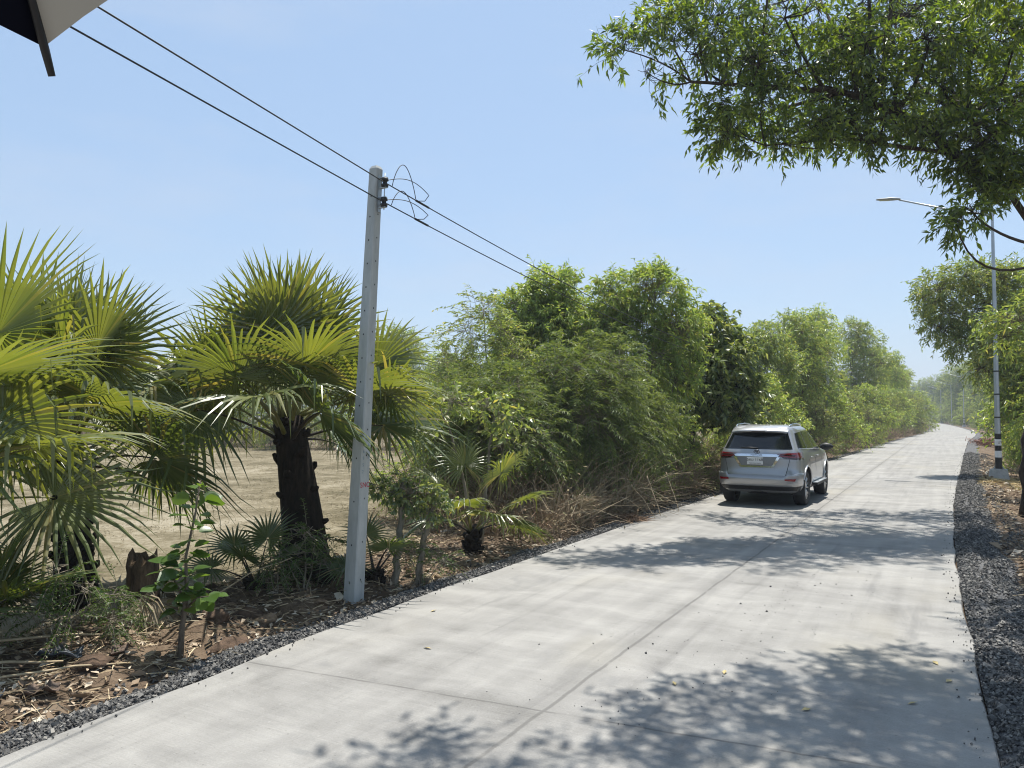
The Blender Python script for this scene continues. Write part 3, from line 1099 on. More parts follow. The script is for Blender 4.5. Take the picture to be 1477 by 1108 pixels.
# rounder tree behind the feathery bushes
t_round = proto('round', (M_BARK, M_FRESH), 42,
                [([(0, 0, 0), (0.1, 0, 2.2), (0.1, 0.1, 5.2)], 0.07, 0.012)],
                [(0.15, 0, 5.15, .6, .6, .5, 1.1), (-0.55, 0, 4.6, .6, .6, .5, 1.1), (0.7, 0.1, 4.5, .55, .6, .5, 1.0), (0.1, -.2, 4.3, .7, .7, .5, 1.0), (-0.9, 0, 3.9, .5, .5, .4, .7), (0.3, -.2, 3.5, .9, .7, .5, .9), (0.95, 0, 3.4, .6, .6, .5, .7), (-.3, 0, 2.7, .8, .8, .5, .6)],
                1900, 11, 0.36, (0.155, 0.042), droop=0.25, gap=0.10, limb_r=0.025)
put_tree(t_round, -8.6, 16.9, 'round topped light green tree rising behind the feathery bushes nearest the power pole', group=GL)
# dark broadleaf tree
t_broad = proto('broad', (M_PALMTRUNK, M_DARK), 43,
                [([(-0.25, 0, 0), (-0.2, 0, 1.4), (0.1, 0, 3.0), (0.25, 0, 4.3)], 0.13, 0.02)],
                [(0.3, 0, 4.35, .6, .6, .5, 1.0), (-0.35, 0, 3.9, .6, .6, .5, 1.0), (0.85, 0, 3.7, .6, .6, .5, 1.0), (0.1, -.4, 3.3, .8, .7, .5, 1.1), (-0.75, -.1, 3.1, .5, .5, .5, .8), (1.0, -.2, 2.8, .6, .6, .5, .9), (0.3, -.5, 2.4, .7, .6, .45, .8), (-0.5, -.3, 2.2, .5, .5, .4, .5), (1.0, -.3, 2.0, .5, .5, .4, .5)],
                1150, 11, 0.30, (0.19, 0.085), droop=0.3, limb_r=0.03, flat=0.3)
put_tree(t_broad, -5.75, 20.3, 'dark broadleaf tree with a thick black trunk standing just left of the silver car', group=GL)
M_FEATHER = leafy('feathery_leaf', [(0.095, 0.130, 0.045), (0.130, 0.175, 0.060), (0.17, 0.22, 0.080), (0.22, 0.26, 0.10)], 0.34, rough=0.55)


def feathery(seed, H, rad, twigs, name):
    rg = np.random.default_rng(seed)
    tr = []
    for i in range(6):
        a = i * 1.05 + rg.random() * 0.4
        tr.append(([(0.1 * math.cos(a), 0.1 * math.sin(a), 0), (0.25 * rad * math.cos(a), 0.25 * rad * math.sin(a), H * 0.45), (0.55 * rad * math.cos(a), 0.55 * rad * math.sin(a), H * rg.uniform(0.75, 0.95))], 0.028, 0.006))
    lb = []
    for i in range(9):
        a = i * 2.4
        f = (i + 0.5) / 9
        r_ = rad * (0.35 + 0.35 * rg.random()) * (1 - 0.35 * f)
        z = H * (0.46 + 0.46 * f)
        lb.append((r_ * math.cos(a), r_ * math.sin(a), z, rad * .42, rad * .42, H * .13, 1.0))
    return proto(name, (M_PALEBARK, M_FEATHER), seed, tr, lb, twigs, 27, 0.62, (0.125, 0.023), droop=0.55, outward=0.8, feather=True, limb_r=0.012, updown=0.35)


f1 = feathery(51, 3.3, 1.4, 1100, 'feathery')
f2 = feathery(52, 2.7, 1.2, 900, 'feathery')
GF = 'feathery bushes of the roadside row'
put_tree(f1, -6.3, 13.7, 'tallest feathery grey green bush with drooping sprays right of the palm clump', 'bush', GF, name='feathery_bush')
put_tree(f2, -7.0, 11.6, 'thin feathery bush directly behind the small roadside palm', 'bush', GF, 1.1, name='feathery_bush')
put_tree(f2, -6.0, 15.6, 'feathery bush in front of the see-through tree above the dry twigs', 'bush', GF, 2.6, 0.95, name='feathery_bush')
put_tree(f1, -9.2, 14.6, 'feathery bush half hidden behind the other feathery bushes near the field', 'bush', GF, 4.0, 0.9, name='feathery_bush')
put_tree(K_SHRUB[1], -6.0, 12.6, 'dusty low shrub at the foot of the tallest feathery bush', 'shrub', 'dusty shrubs under the feathery bushes', 0.4, 0.62, name='shrub')
put_tree(K_SHRUB[1], -5.95, 14.6, 'dusty low shrub behind the pale dead fan leaf', 'shrub', 'dusty shrubs under the feathery bushes', 2.4, 0.7, name='shrub')
put_tree(K_SHRUB[1], -6.0, 16.8, 'dusty low shrub behind the leaning pale sticks', 'shrub', 'dusty shrubs under the feathery bushes', 4.1, 0.72, name='shrub')
put_tree(K_ACACIA[0], -10.5, 18.5, 'light green tree at the back of the feathery bushes towards the field', group=GL, rz=1.2, sc=0.72)
put_tree(K_SHRUB[0], -8.6, 12.2, 'green shrub behind the wispy tree at the field edge', 'shrub', 'shrubs behind the feathery bushes', 1.1, 0.85, name='shrub')
put_tree(K_SHRUB[0], -9.6, 16.4, 'green shrub deep behind the feathery bushes', 'shrub', 'shrubs behind the feathery bushes', 3.1, 1.1, name='shrub')
put_tree(K_SHRUB[0], -5.75, 15.7, 'small bright shrub among the upright dry stems by the leaning sticks', 'shrub', 'small shrubs at the gravel edge', 0.9, 0.5, name='shrub')
put_tree(K_SHRUB[0], -5.6, 22.4, 'small bright shrub at the gravel edge left of the car', 'shrub', 'small shrubs at the gravel edge', 2.9, 0.62, name='shrub')
put_tree(K_SHRUB[1], -5.7, 19.2, 'small olive shrub at the foot of the dark broadleaf trunk', 'shrub', 'small shrubs at the gravel edge', 5.1, 0.6, name='shrub')
# lanky wispy sapling tree, tall against the sky beside the palms
t_wisp = proto('wispy', (M_PALEBARK, M_OLIVE), 44,
               [([(0, 0, 0), (0.1, 0, 2.0), (-0.05, 0, 4.2)], 0.035, 0.006), ([(0.1, 0, 0), (0.3, 0, 1.6), (0.55, 0, 3.4)], 0.028, 0.006), ([(0, 0.1, 0), (-0.3, 0, 1.6), (-0.6, 0, 3.1)], 0.025, 0.005)],
               [(-0.05, 0, 4.1, .35, .35, .35, .6), (-0.4, 0, 3.7, .4, .4, .3, .6), (0.3, 0, 3.6, .45, .4, .35, .7), (-0.65, 0, 3.1, .4, .4, .35, .6), (0.55, 0, 3.1, .5, .4, .35, .9), (0.1, 0, 2.7, .6, .5, .35, .8), (-.3, 0, 2.2, .6, .5, .35, .7)],
               420, 16, 0.42, (0.10, 0.026), droop=0.45, feather=True, limb_r=0.012)
put_tree(t_wisp, -7.9, 12.9, 'lanky wispy tree with sparse leaves against the sky right of the palm fronds', group=GL)

# --- the rest of the left row
put_tree(K_ACACIA[0], -6.3, 31.0, 'leafy tree whose crown shows directly behind the dark broadleaf tree and car roof', group=GL, rz=0.6, sc=1.0)
put_tree(K_ACACIA[2], -6.3, 44.0, 'tall bright green tree filling the row just beyond the silver car', group=GL, rz=1.9, sc=1.28)
put_tree(K_ACACIA[1], -7.4, 54.0, 'deeper green tree set back between the two tallest trees of the row', group=GL, rz=0.2, sc=1.2)
put_tree(K_ACACIA[1], -6.2, 66.0, 'second tall bright tree of the row beyond the car', group=GL, rz=3.4, sc=1.42)
put_tree(K_ACACIA[2], -5.6, 83.0, 'rounded tree near the bend on the row side with the car', group=GL, rz=4.1, sc=1.45)
put_tree(K_ACACIA[0], -4.9, 97.0, 'last tree of the roadside row where the road bends out of sight', group=GL, rz=5.0, sc=1.35)
put_tree(K_ACACIA[1], -6.1, 37.6, 'tree standing in the row directly in front of the grey post beyond the car', group=GL, rz=2.2, sc=1.0)
put_tree(K_ACACIA[0], -9.3, 21.5, 'slim tree half hidden behind the loose see-through tree', group=GL, rz=2.7, sc=0.9)
GS = 'shrubs at the foot of the roadside row'
for i, (u, s, sc, rz, lab) in enumerate([
        (-5.9, 18.4, 0.75, 0.3, 'light green shrub at the foot of the dark broadleaf tree'),
        (-5.45, 24.5, 1.05, 1.0, 'shrub growing beside the front of the silver car'),
        (-5.95, 29.0, 1.25, 2.0, 'bushy shrub behind the car roof and mirror'),
        (-5.05, 36.0, 1.10, 3.0, 'shrub at the foot of the grey post beyond the car'),
        (-5.15, 42.5, 1.35, 4.2, 'bright shrub just past the grey post beyond the car'),
        (-5.15, 50.0, 1.45, 5.1, 'shrub under the second tall tree of the row'),
        (-4.85, 58.5, 1.55, 0.8, 'wide shrub midway along the row beyond the car'),
        (-4.55, 68.0, 1.65, 1.7, 'leafy shrub hanging towards the road midway to the bend'),
        (-4.15, 78.0, 1.65, 2.6, 'shrub bulging over the road edge shortly before the bend'),
        (-3.55, 89.0, 1.75, 3.9, 'yellowish green shrub on the inside of the bend'),
        (-3.25, 101.0, 1.8, 5.6, 'outermost bright shrub that hides the bend of the road')]):
    put_tree(K_SHRUB[i % 2 if i else 0], u, s, lab, 'shrub', GS, rz, sc, name='shrub')

# --- trees closing off the field
GB = 'bushes along the far side of the field'
rgb_ = random.Random(4)
for i in range(22):
    u = -7.5 - i * 3.0 + rgb_.uniform(-1, 1)
    s = 34.5 + rgb_.uniform(-1.2, 2.5)
    if i in (4, 7, 13, 16, 18, 20, 21):
        put_tree(K_ACACIA[i % 3], u, s + 3, 'taller tree beyond the dry field, mostly hidden by the nearest palm', 'tree', 'tall trees beyond the field', i * 1.3, 0.95 + 0.022 * i)
    elif i == 2:
        put_tree(K_ACACIA[0], u, s, 'slender tree standing among the bushes at the end of the dry field', 'tree', GB, 0.4, 0.85)
    else:
        put_tree(K_SHRUB[i % 2], u, s, 'dusty green bush in the row closing off the dry field', 'bush', GB, i * 1.1, 1.75 + 0.45 * rgb_.random(), name='bush')

# --- right side
GR = 'trees on the lamp side of the road'


def pw(px, py, d):
    return ((px - 738.5) / 1109 * d, d, EYE + (599 - py) / 1109 * d)


def lobes_at(origin, rows):
    ox, oy, oz = origin
    out = []
    for px, py, d, r, w in rows:
        x, y, z = pw(px, py, d)
        out.append((x - ox, y - oy, z - oz, r, r * 1.05, r * 0.72, w))
    return out


# the big overhanging tree: black trunk behind the lamp post, limb arching over the road
BX, BY = 9.98, 15.0
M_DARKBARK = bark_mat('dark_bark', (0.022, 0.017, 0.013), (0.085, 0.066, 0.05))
ov_rows = [(900, 62, 12.6, .42, .7), (935, 95, 12.6, .42, .55), (960, 40, 12.8, .55, .9), (1010, 70, 12.8, .55, .9), (1040, 20, 13.0, .62, 1.0), (1085, 75, 13, .62, 1.0),
           (1055, 185, 13.2, .48, .75), (1050, 150, 13.0, .42, .6), (1105, 140, 13.2, .62, 1.0), (1125, 190, 13.4, .42, .6), (1150, 95, 13.4, .75, 1.2), (1175, 180, 13.2, .45, .6), (1140, 15, 13.4, .8, 1.2),
           (1215, 120, 13.6, .80, 1.3), (1235, 170, 13.4, .5, .8), (1225, 30, 14, .9, 1.3), (1290, 160, 13.4, .62, .9), (1290, 90, 13.8, .9, 1.4), (1320, 10, 14.2, .95, 1.4), (1345, 185, 13.6, .55, .8), (1370, 120, 14, .9, 1.4), (1400, 195, 13.4, .55, .7), (1420, 60, 14.2, 1.0, 1.6),
           (1455, 150, 14, .8, 1.4), (1445, 235, 13.6, .42, .7), (1500, 230, 14.4, .8, 1.2), (1520, 90, 14.6, 1.1, 1.6), (1408, 303, 12.6, .26, .36), (1385, 318, 12.6, .22, .26), (1250, 200, 13.2, .3, .4), (1440, 190, 13.2, .5, .6), (1465, 185, 14, .5, .6), (1425, 265, 13.6, .35, .6), (1475, 215, 13.4, .45, .5), (1400, 235, 13.4, .3, .3), (1470, 265, 13.6, .4, .6), (1480, 40, 13.6, .9, 1.2), (1350, 60, 13.4, .8, 1.1), (1240, 60, 13.2, .7, 1.0)]
ov_rows += [(1000, -60, 13, .8, 1.0), (1120, -90, 13.2, .9, 1.2), (1260, -110, 13.8, 1.0, 1.3), (1400, -80, 14.2, 1.1, 1.4), (1080, 165, 16.6, .7, 1.0), (1170, 180, 17, .8, 1.1), (1270, 165, 17, .9, 1.2), (1360, 150, 17, .9, 1.2), (1180, -40, 16.5, .9, 1.1), (1300, -20, 17, 1.0, 1.2), (1420, 10, 17, 1.1, 1.3), (1250, -130, 16, .9, 1.0), (1500, -40, 17, 1.2, 1.2)]
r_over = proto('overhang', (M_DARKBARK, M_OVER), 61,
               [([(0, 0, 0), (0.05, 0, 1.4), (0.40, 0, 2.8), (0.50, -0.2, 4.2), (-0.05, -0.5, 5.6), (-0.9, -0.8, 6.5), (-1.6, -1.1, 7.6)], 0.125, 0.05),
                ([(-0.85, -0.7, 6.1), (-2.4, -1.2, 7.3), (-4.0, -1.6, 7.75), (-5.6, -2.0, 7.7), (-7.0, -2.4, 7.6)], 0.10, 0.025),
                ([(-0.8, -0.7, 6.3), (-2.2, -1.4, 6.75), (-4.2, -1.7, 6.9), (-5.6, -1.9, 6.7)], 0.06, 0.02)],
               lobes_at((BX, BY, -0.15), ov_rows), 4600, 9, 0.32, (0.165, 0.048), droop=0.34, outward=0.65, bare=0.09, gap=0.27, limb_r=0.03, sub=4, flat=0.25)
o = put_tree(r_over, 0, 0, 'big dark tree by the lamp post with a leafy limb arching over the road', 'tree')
o.location = (BX, BY, -0.15)
# bare twiggy ends
# second tree just outside the picture whose crown shades the near lane
NX, NY = 6.9, 5.6
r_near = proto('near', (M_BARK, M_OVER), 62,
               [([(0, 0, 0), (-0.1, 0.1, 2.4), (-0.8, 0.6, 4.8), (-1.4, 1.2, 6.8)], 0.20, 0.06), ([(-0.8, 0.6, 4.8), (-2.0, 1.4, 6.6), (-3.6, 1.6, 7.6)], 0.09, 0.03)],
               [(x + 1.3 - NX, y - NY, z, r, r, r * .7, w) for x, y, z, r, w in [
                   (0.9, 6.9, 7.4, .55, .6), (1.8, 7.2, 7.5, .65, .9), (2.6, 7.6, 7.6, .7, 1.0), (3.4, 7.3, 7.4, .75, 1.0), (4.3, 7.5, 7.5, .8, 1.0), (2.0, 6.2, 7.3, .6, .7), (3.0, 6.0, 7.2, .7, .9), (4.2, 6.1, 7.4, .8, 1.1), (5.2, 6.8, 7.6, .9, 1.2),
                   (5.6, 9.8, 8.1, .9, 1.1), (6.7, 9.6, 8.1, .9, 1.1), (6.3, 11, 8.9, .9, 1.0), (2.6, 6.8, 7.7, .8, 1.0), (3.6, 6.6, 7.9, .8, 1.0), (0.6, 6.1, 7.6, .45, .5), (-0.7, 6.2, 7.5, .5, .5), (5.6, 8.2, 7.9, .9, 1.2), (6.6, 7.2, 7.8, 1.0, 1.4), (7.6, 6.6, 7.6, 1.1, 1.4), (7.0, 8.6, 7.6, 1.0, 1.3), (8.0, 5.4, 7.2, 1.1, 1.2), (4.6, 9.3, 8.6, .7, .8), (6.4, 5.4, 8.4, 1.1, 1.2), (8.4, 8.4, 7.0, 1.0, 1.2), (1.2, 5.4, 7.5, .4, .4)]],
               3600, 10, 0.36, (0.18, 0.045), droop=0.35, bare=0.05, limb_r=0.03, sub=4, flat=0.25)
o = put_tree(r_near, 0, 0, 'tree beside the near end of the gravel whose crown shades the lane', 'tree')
o.location = (NX, NY, -0.15)

# leaning tree behind the lamp post
r_lean = proto('lean', (M_BARK, M_OLIVE), 63,
               [([(0, 0, 0), (-0.1, 0, 2.0), (-0.8, 0, 4.2), (-1.9, 0, 6.4)], 0.13, 0.03), ([(0.1, 0.1, 0), (0.3, 0, 2.6), (0.2, 0, 5.6)], 0.10, 0.03)],
               [(-2.2, 0, 6.55, .75, .8, .6, 1.2), (-3.05, 0, 6.2, .65, .7, .5, .9), (-3.55, 0, 5.85, .4, .5, .4, .4), (-1.3, 0, 6.5, .8, .8, .6, 1.2), (-2.6, .2, 5.4, .7, .7, .55, 1.0), (-3.0, 0, 4.9, .5, .5, .4, .6), (-1.6, 0, 5.4, .9, .8, .6, 1.2), (-2.3, 0, 4.4, .6, .6, .5, .8), (-1.2, -.2, 4.3, .8, .8, .6, 1.1), (-1.7, 0, 3.6, .5, .5, .45, .6),
                (-0.3, 0, 6.4, .8, .8, .6, 1.1), (0.4, 0, 6.0, .8, .8, .6, 1.0), (-0.3, -.3, 5.2, .9, .8, .6, 1.1), (-0.6, -.3, 3.3, .8, .8, .6, 1.0), (-0.2, -.4, 2.4, .7, .7, .5, .8), (0.5, -.3, 4.0, .9, .8, .7, 1.0), (-1.1, 0, 2.5, .45, .45, .4, .4)],
               2300, 11, 0.36, (0.165, 0.042), droop=0.35, limb_r=0.03, gap=0.10, flat=0.35)
o = put_tree(r_lean, 2.5, 30.0, 'tall tree leaning towards the road with its olive crown behind the lamp post', group=GR)
for i, (u, s, k, sc, rz, lab) in enumerate([
        (2.8, 22.3, 1, 0.98, 0.7, 'leafy tree right behind the black trunk beside the lamp'),
        (3.0, 37.0, 1, 1.2, 1.4, 'tree behind the leaning tree, past the lamp post'),
        (3.9, 45.0, 2, 1.35, 2.1, 'tree midway between the near lamp and the bend'),
        (4.6, 56.0, 1, 1.4, 2.9, 'broad tree past the brush heap on the lamp side'),
        (5.7, 70.0, 2, 1.5, 3.3, 'tree on the lamp side shortly before the bend'),
        (6.6, 86.0, 2, 1.55, 4.4, 'tree at the outside of the bend'),
        (6.6, 106.0, 1, 1.45, 5.2, 'last of the near trees at the outside of the bend')]):
    put_tree(K_ACACIA[k], u, s, lab, group=GR, rz=rz, sc=sc)
for i, (u, s, sc, rz, lab) in enumerate([
        (3.4, 29.8, 1.7, 4.4, 'tall shrub directly behind the near lamp post'),
        (2.9, 22.8, .9, 2.2, 'shrub growing right behind the black trunk at the picture edge'),
        (2.5, 19.0, .6, 1.2, 'small shrub in front of the black trunk at the picture edge'),
        (3.9, 32.5, 1.2, 0.5, 'shrub beside the lamp post base'),
        (2.35, 33.2, .62, 3.3, 'low shrub in the soil between the lamp foot and the brush heap'),
        (2.6, 37.0, .8, 5.3, 'shrub at the gravel rim past the lamp foot'),
        (3.6, 45.0, 1.0, 1.5, 'shrub beside the reddish brush heap'),
        (4.1, 55.0, 1.15, 2.5, 'shrub behind the reddish brush heap'),
        (5.2, 70.0, 1.4, 3.5, 'shrub leaning to the road past the brush heap'),
        (6.0, 84.0, 1.5, 4.5, 'shrub at the outside of the bend')]):
    put_tree(K_SHRUB[i % 2], u, s, lab, 'shrub', 'shrubs on the lamp side of the road', rz, sc, name='shrub')
GFAR = 'far trees beyond the bend'
for i, (u, s, k, sc, rz) in enumerate([(6.5, 122, 0, .95, 0), (6.5, 138, 1, .9, 1), (5.5, 153, 0, 1.0, 2), (4.6, 170, 1, .95, 3), (3.4, 186, 0, 1.0, 4), (2.2, 203, 1, 1.0, 5), (0.8, 220, 0, 1.05, .5), (-1.0, 238, 1, .95, 1.5),
                                      (-3.2, 257, 0, 1.0, 2.5), (-6, 277, 1, 1.0, 3.5), (-9, 298, 0, 1.05, 4.5), (-14, 318, 1, 1.0, 5.5), (-21, 335, 0, 1.1, .9), (-29, 348, 1, 1.1, 2.2), (-38, 352, 0, 1.1, 3.1), (10, 190, 1, 1.25, 1.1), (5, 240, 0, 1.35, 2.3), (-7.6, 125, 0, .8, 1.2), (-8.2, 150, 1, .8, 2.2), (-13, 215, 0, .9, 0.3), (-17, 240, 1, .9, 3.3), (-20, 262, 0, .9, 1.3)]):
    lab = 'hazy green tree lining the far stretch of road beyond the bend' if u > -7 else ('distant tree closing the view where the road ends' if s > 290 else 'distant tree on the inside of the far bend')
    put_tree(K_FAR[k], u, s, lab, group=('trees lining the far stretch' if u > -7 else ('trees closing the view' if s > 290 else 'trees inside the far bend')), rz=rz, sc=sc * 1.3)

for i, (u, s, sc) in enumerate([(5.4, 112, 1.5), (5.0, 124, 1.5), (4.6, 136, 1.6), (4.0, 148, 1.6), (3.4, 160, 1.7), (2.8, 172, 1.7), (2.0, 186, 1.8), (1.2, 200, 1.8), (0.2, 214, 1.9), (-1.4, 230, 1.9), (-3.0, 246, 2), (-5.5, 264, 2), (-8, 284, 2.1), (-12, 304, 2.2)]):
    put_tree(K_SHRUB[i % 2], u, s, 'green shrub under the far trees that line the road beyond the bend', 'shrub', 'shrubs under the far trees', i * 1.7, sc, name='shrub')

# heap of cut reddish brush at the road edge
x, y, _ = W(2.05, 57.0)
rg = np.random.default_rng(88)
n = 500
P = rg.normal(size=(n, 3)) * np.array([.28, .55, .08]) + np.array([0, 0, .18])
P = np.clip(P, [-.6, -1.1, 0], [.6, 1.1, .4])
P[:, 2] = np.abs(P[:, 2])
D = unit(rg.normal(size=(n, 3)) + np.array([0.3, 0, .5]))
V, F = blades(P, D, rg.uniform(.2, .5, n), rg.uniform(.02, .05, n), .3, rg)
tag(MB().add(V, F).build('brush_heap', scatter_mat('withered_red_brush', [(0.16, 0.07, 0.05), (0.28, 0.14, 0.10), (0.36, 0.20, 0.14)]), loc=(x, y, float(ground_z(1.75, 57.0)))), 'heap of withered reddish brush dumped at the road edge', 'brush heap')


# ------------------------------------------------------------------ palms
M_FROND = None


def frond_mat(name, cols, trans, tcol, rough=0.38, spec=0.6):
    return leafy(name, cols, trans, tcol, rough, spec)


M_FROND = frond_mat('palm_frond', [(0.105, 0.135, 0.048), (0.150, 0.182, 0.068), (0.205, 0.225, 0.090), (0.150, 0.175, 0.090), (0.175, 0.195, 0.075), (0.140, 0.168, 0.062), (0.36, 0.30, 0.14)], 0.40, (1.8, 1.68, 0.45), 0.36, 0.7)
M_FROND_LOW = frond_mat('shaded_palm_frond', [(0.065, 0.100, 0.042), (0.095, 0.135, 0.056), (0.125, 0.165, 0.072), (0.095, 0.130, 0.055), (0.110, 0.145, 0.06), (0.30, 0.24, 0.13)], 0.32, (1.9, 1.75, 0.45), 0.38, 0.6)  # darker copy of the frond greens: shade on low fans put into the colour
M_FROND_DEAD = frond_mat('dead_palm_frond', [(0.20, 0.15, 0.10), (0.34, 0.27, 0.19), (0.46, 0.40, 0.31)], 0.15, (1, 1, 0.9), 0.7, 0.3)
M_PETIOLE = plain('palm_leaf_stalk', (0.16, 0.155, 0.045), 0.45, var=0.3, vscale=5)
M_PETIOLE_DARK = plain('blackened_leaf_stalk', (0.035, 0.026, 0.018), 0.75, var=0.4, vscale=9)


def frond(rg, az, el, pet, rad, nseg=42, span=152, droop=0.25, face=0.0, cup=0.35, broken=0.10, r0=0.022, curve=0.25, start=0.0, fused=0.39, origin=(0, 0, 0)):
    """one fan leaf as a mesh builder: stalk (slot 1) and pleated blade (slot 0)"""
    m = MB()
    o = np.asarray(origin, float)
    d = np.array([math.sin(az) * math.cos(el), math.cos(az) * math.cos(el), math.sin(el)])
    h = np.array([math.sin(az), math.cos(az), 0])
    side = np.array([math.cos(az), -math.sin(az), 0])
    # stalk bends down towards its end
    ts = np.linspace(0, 1, 8)
    P = o + d * (pet * ts)[:, None] + np.array([0, 0, -1]) * (curve * pet * ts**2.2 * math.cos(el))[:, None]
    m.tube(P, r0 * (1.7 - 1.25 * ts**0.6), 7, 1, flat=0.65)
    hub = P[-1]
    t = unit(P[-1] - P[-2])
    if face: # twist of the blade round the stalk
        pass
    nrm = np.cross(side, t)
    if nrm[2] < 0: nrm = -nrm
    c_, s_ = math.cos(face), math.sin(face)
    sx = side * c_ + nrm * s_
    nrm = np.cross(sx, t)
    nrm = nrm if nrm @ (np.cross(side, t)) > 0 else -nrm
    # the blade tips back a little from the stalk direction
    bend = rg.uniform(-0.1, 0.35)
    ty = unit(t * math.cos(bend) - np.array([0, 0, 1]) * math.sin(bend) * 0.8)
    nz = np.cross(sx, ty)
    if nz @ nrm < 0: nz = -nz
    A = np.radians(np.linspace(-span, span, nseg + 1))
    stations = np.array([0.03, 0.22, fused, 0.62, 0.80, 1.0])
    for i in range(nseg):
        a0, a1 = A[i], A[i + 1]
        am = (a0 + a1) / 2
        Rm = rad * (0.70 + 0.30 * math.cos(am / 2)) * rg.uniform(0.86, 1.08)
        brk = rg.random() < broken
        kb = rg.uniform(0.5, 0.75)
        pleat = 0.35
        rows = []
        pos_c = None
        for j, q in enumerate(stations):
            r = q * Rm

            def pt(a):
                dirv = sx * math.sin(a) + ty * math.cos(a)
                z_ = cup * (abs(math.sin(a))**1.3 * 0.6 + 0.25 * max(0, -math.cos(a))) * r - 0.10 * cup * r
                return hub + dirv * r + nz * z_

            c = pt(am)
            wid = np.linalg.norm(pt(a1) - pt(a0))
            sid = unit(pt(a1) - pt(a0))
            if q > fused:
                f = (q - fused) / (1 - fused)
                wid = np.linalg.norm((pt(a1) - pt(a0))) / q * fused * (1 - f**1.3)
            out = unit(c - hub)
            nn = unit(np.cross(sid, out))
            if nn @ nz < 0: nn = -nn
            g = droop * max(0, q - 0.45)**1.7 * Rm * 2.0 * (0.6 + 0.8 * rg.random() * 0.5)
            c = c + np.array([0, 0, -1]) * g
            if brk and q > kb:
                if pos_c is None:
                    pos_c = prev + (c - prev) * 0.25
                    base_q = q
                L_ = (q - kb) * Rm
                c = pos_c + np.array([0, 0, -1.0]) * L_ + out * L_ * 0.08
            if q <= fused:
                l, r_ = c - sid * wid / 2, c + sid * wid / 2
                mid = c + nn * wid * pleat
            else:
                l, r_ = c - sid * wid / 2, c + sid * wid / 2
                mid = c + nn * wid * pleat * 0.8
            prev = c
            rows.append([l, mid, r_])
        m.grid(np.array(rows), 0, smooth=False)
    return m


def palm_trunk(rg, H, r0, r1, lean, mat, parent, stubs=46):
    m = MB()
    zs = np.linspace(-0.05, H, 12)
    t = zs / H
    pts = np.stack([lean[0] * np.clip(t, 0, 1)**1.4, lean[1] * np.clip(t, 0, 1)**1.4, zs], -1)
    rr = r0 + (r1 - r0) * np.clip(t, 0, 1)**0.7
    rr[0:2] *= 1.12
    m.tube(pts, rr, 14)
    for k in range(stubs):                      # bases of old leaf stalks
        f = (k + 0.5) / stubs
        z = H * (0.04 + 0.95 * f)
        a = k * 2.39996 + rg.uniform(-.2, .2)
        tt = z / H
        c = np.array([lean[0] * tt**1.4, lean[1] * tt**1.4, z])
        r = r0 + (r1 - r0) * tt**0.7
        o = np.array([math.cos(a), math.sin(a), 0])
        L = rg.uniform(0.04, 0.10)
        up = rg.uniform(0.6, 1.3)
        q = [c + o * r * 0.82, c + o * (r + 0.02) + np.array([0, 0, L * up * 0.5]), c + o * (r + 0.025 + 0.03 * rg.random()) + np.array([0, 0, L * up])]
        m.tube(q, [0.085, 0.06, 0.035], 6, flat=0.55)
    return m.build('trunk', mat, parent)


def make_palm(seed, base, H, lean, r0, r1, fronds, label, group, stubs=46, dead=0, name='palm_tree'):
    rg = np.random.default_rng(seed)
    root = empty(name, base)
    tag(root, label, 'palm', group)
    palm_trunk(rg, H, r0, r1, lean, M_PALMTRUNK, root, stubs)
    top = np.array([lean[0], lean[1], H])
    for k, f in enumerate(fronds):
        f = dict(f)
        low = f.pop('low', False)
        dd = f.pop('dead', False)
        dz = f.pop('dz', 0.0)
        az, el = f.pop('az'), f.pop('el')
        o = top + np.array([math.sin(az) * r1 * 0.5, math.cos(az) * r1 * 0.5, dz])
        b = frond(rg, az, el, origin=o, **f)
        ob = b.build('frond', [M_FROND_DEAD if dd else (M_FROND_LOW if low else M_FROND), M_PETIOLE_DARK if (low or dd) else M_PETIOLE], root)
        if dd: ob['label'] = 'withered brown frond hanging down'
    return root


def crown_fronds(rg, n, pet=(0.95, 1.15), rad=(0.92, 1.08), top=84, bottom=4, low_from=0.82, **k):
    out = []
    for i in range(n):
        f = i / (n - 1)
        el = R(top + (bottom - top) * f**1.25) + rg.normal() * 0.06
        az = i * 2.39996 + rg.normal() * 0.12
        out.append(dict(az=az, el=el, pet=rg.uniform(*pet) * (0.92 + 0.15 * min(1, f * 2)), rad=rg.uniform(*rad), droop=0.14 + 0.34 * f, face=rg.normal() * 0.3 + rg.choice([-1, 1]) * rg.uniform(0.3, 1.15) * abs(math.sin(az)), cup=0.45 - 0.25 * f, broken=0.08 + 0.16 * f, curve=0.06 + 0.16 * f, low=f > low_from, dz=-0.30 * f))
        if abs((math.degrees(az) % 360) - 185) < 65: out[-1]['el'] = max(el, R(30))
        out[-1].update(k)
    return out


GP = 'big fan palms on the verge'
# palm just behind the concrete pole
rg = np.random.default_rng(500)
fr = crown_fronds(rg, 23, rad=(1.0, 1.2))
fr += [dict(az=R(172), el=R(78), pet=1.0, rad=1.05, droop=.08, cup=.25, broken=.06, curve=.04), dict(az=R(80), el=R(36), pet=1.15, rad=.85, droop=.2, cup=.2, broken=.15, curve=.08, face=1.15), dict(az=R(95), el=R(20), pet=1.2, rad=.8, droop=.35, cup=.2, broken=.25, curve=.1, face=.9), dict(az=R(275), el=R(38), pet=1.1, rad=.9, droop=.2, cup=.2, broken=.15, curve=.08, face=-1.1)]
make_palm(501, (-2.36, 8.95, -0.08), 1.95, (-0.26, 0.05), 0.31, 0.17, fr, 'big fan palm with a thick black trunk directly behind the concrete pole', GP, 24)
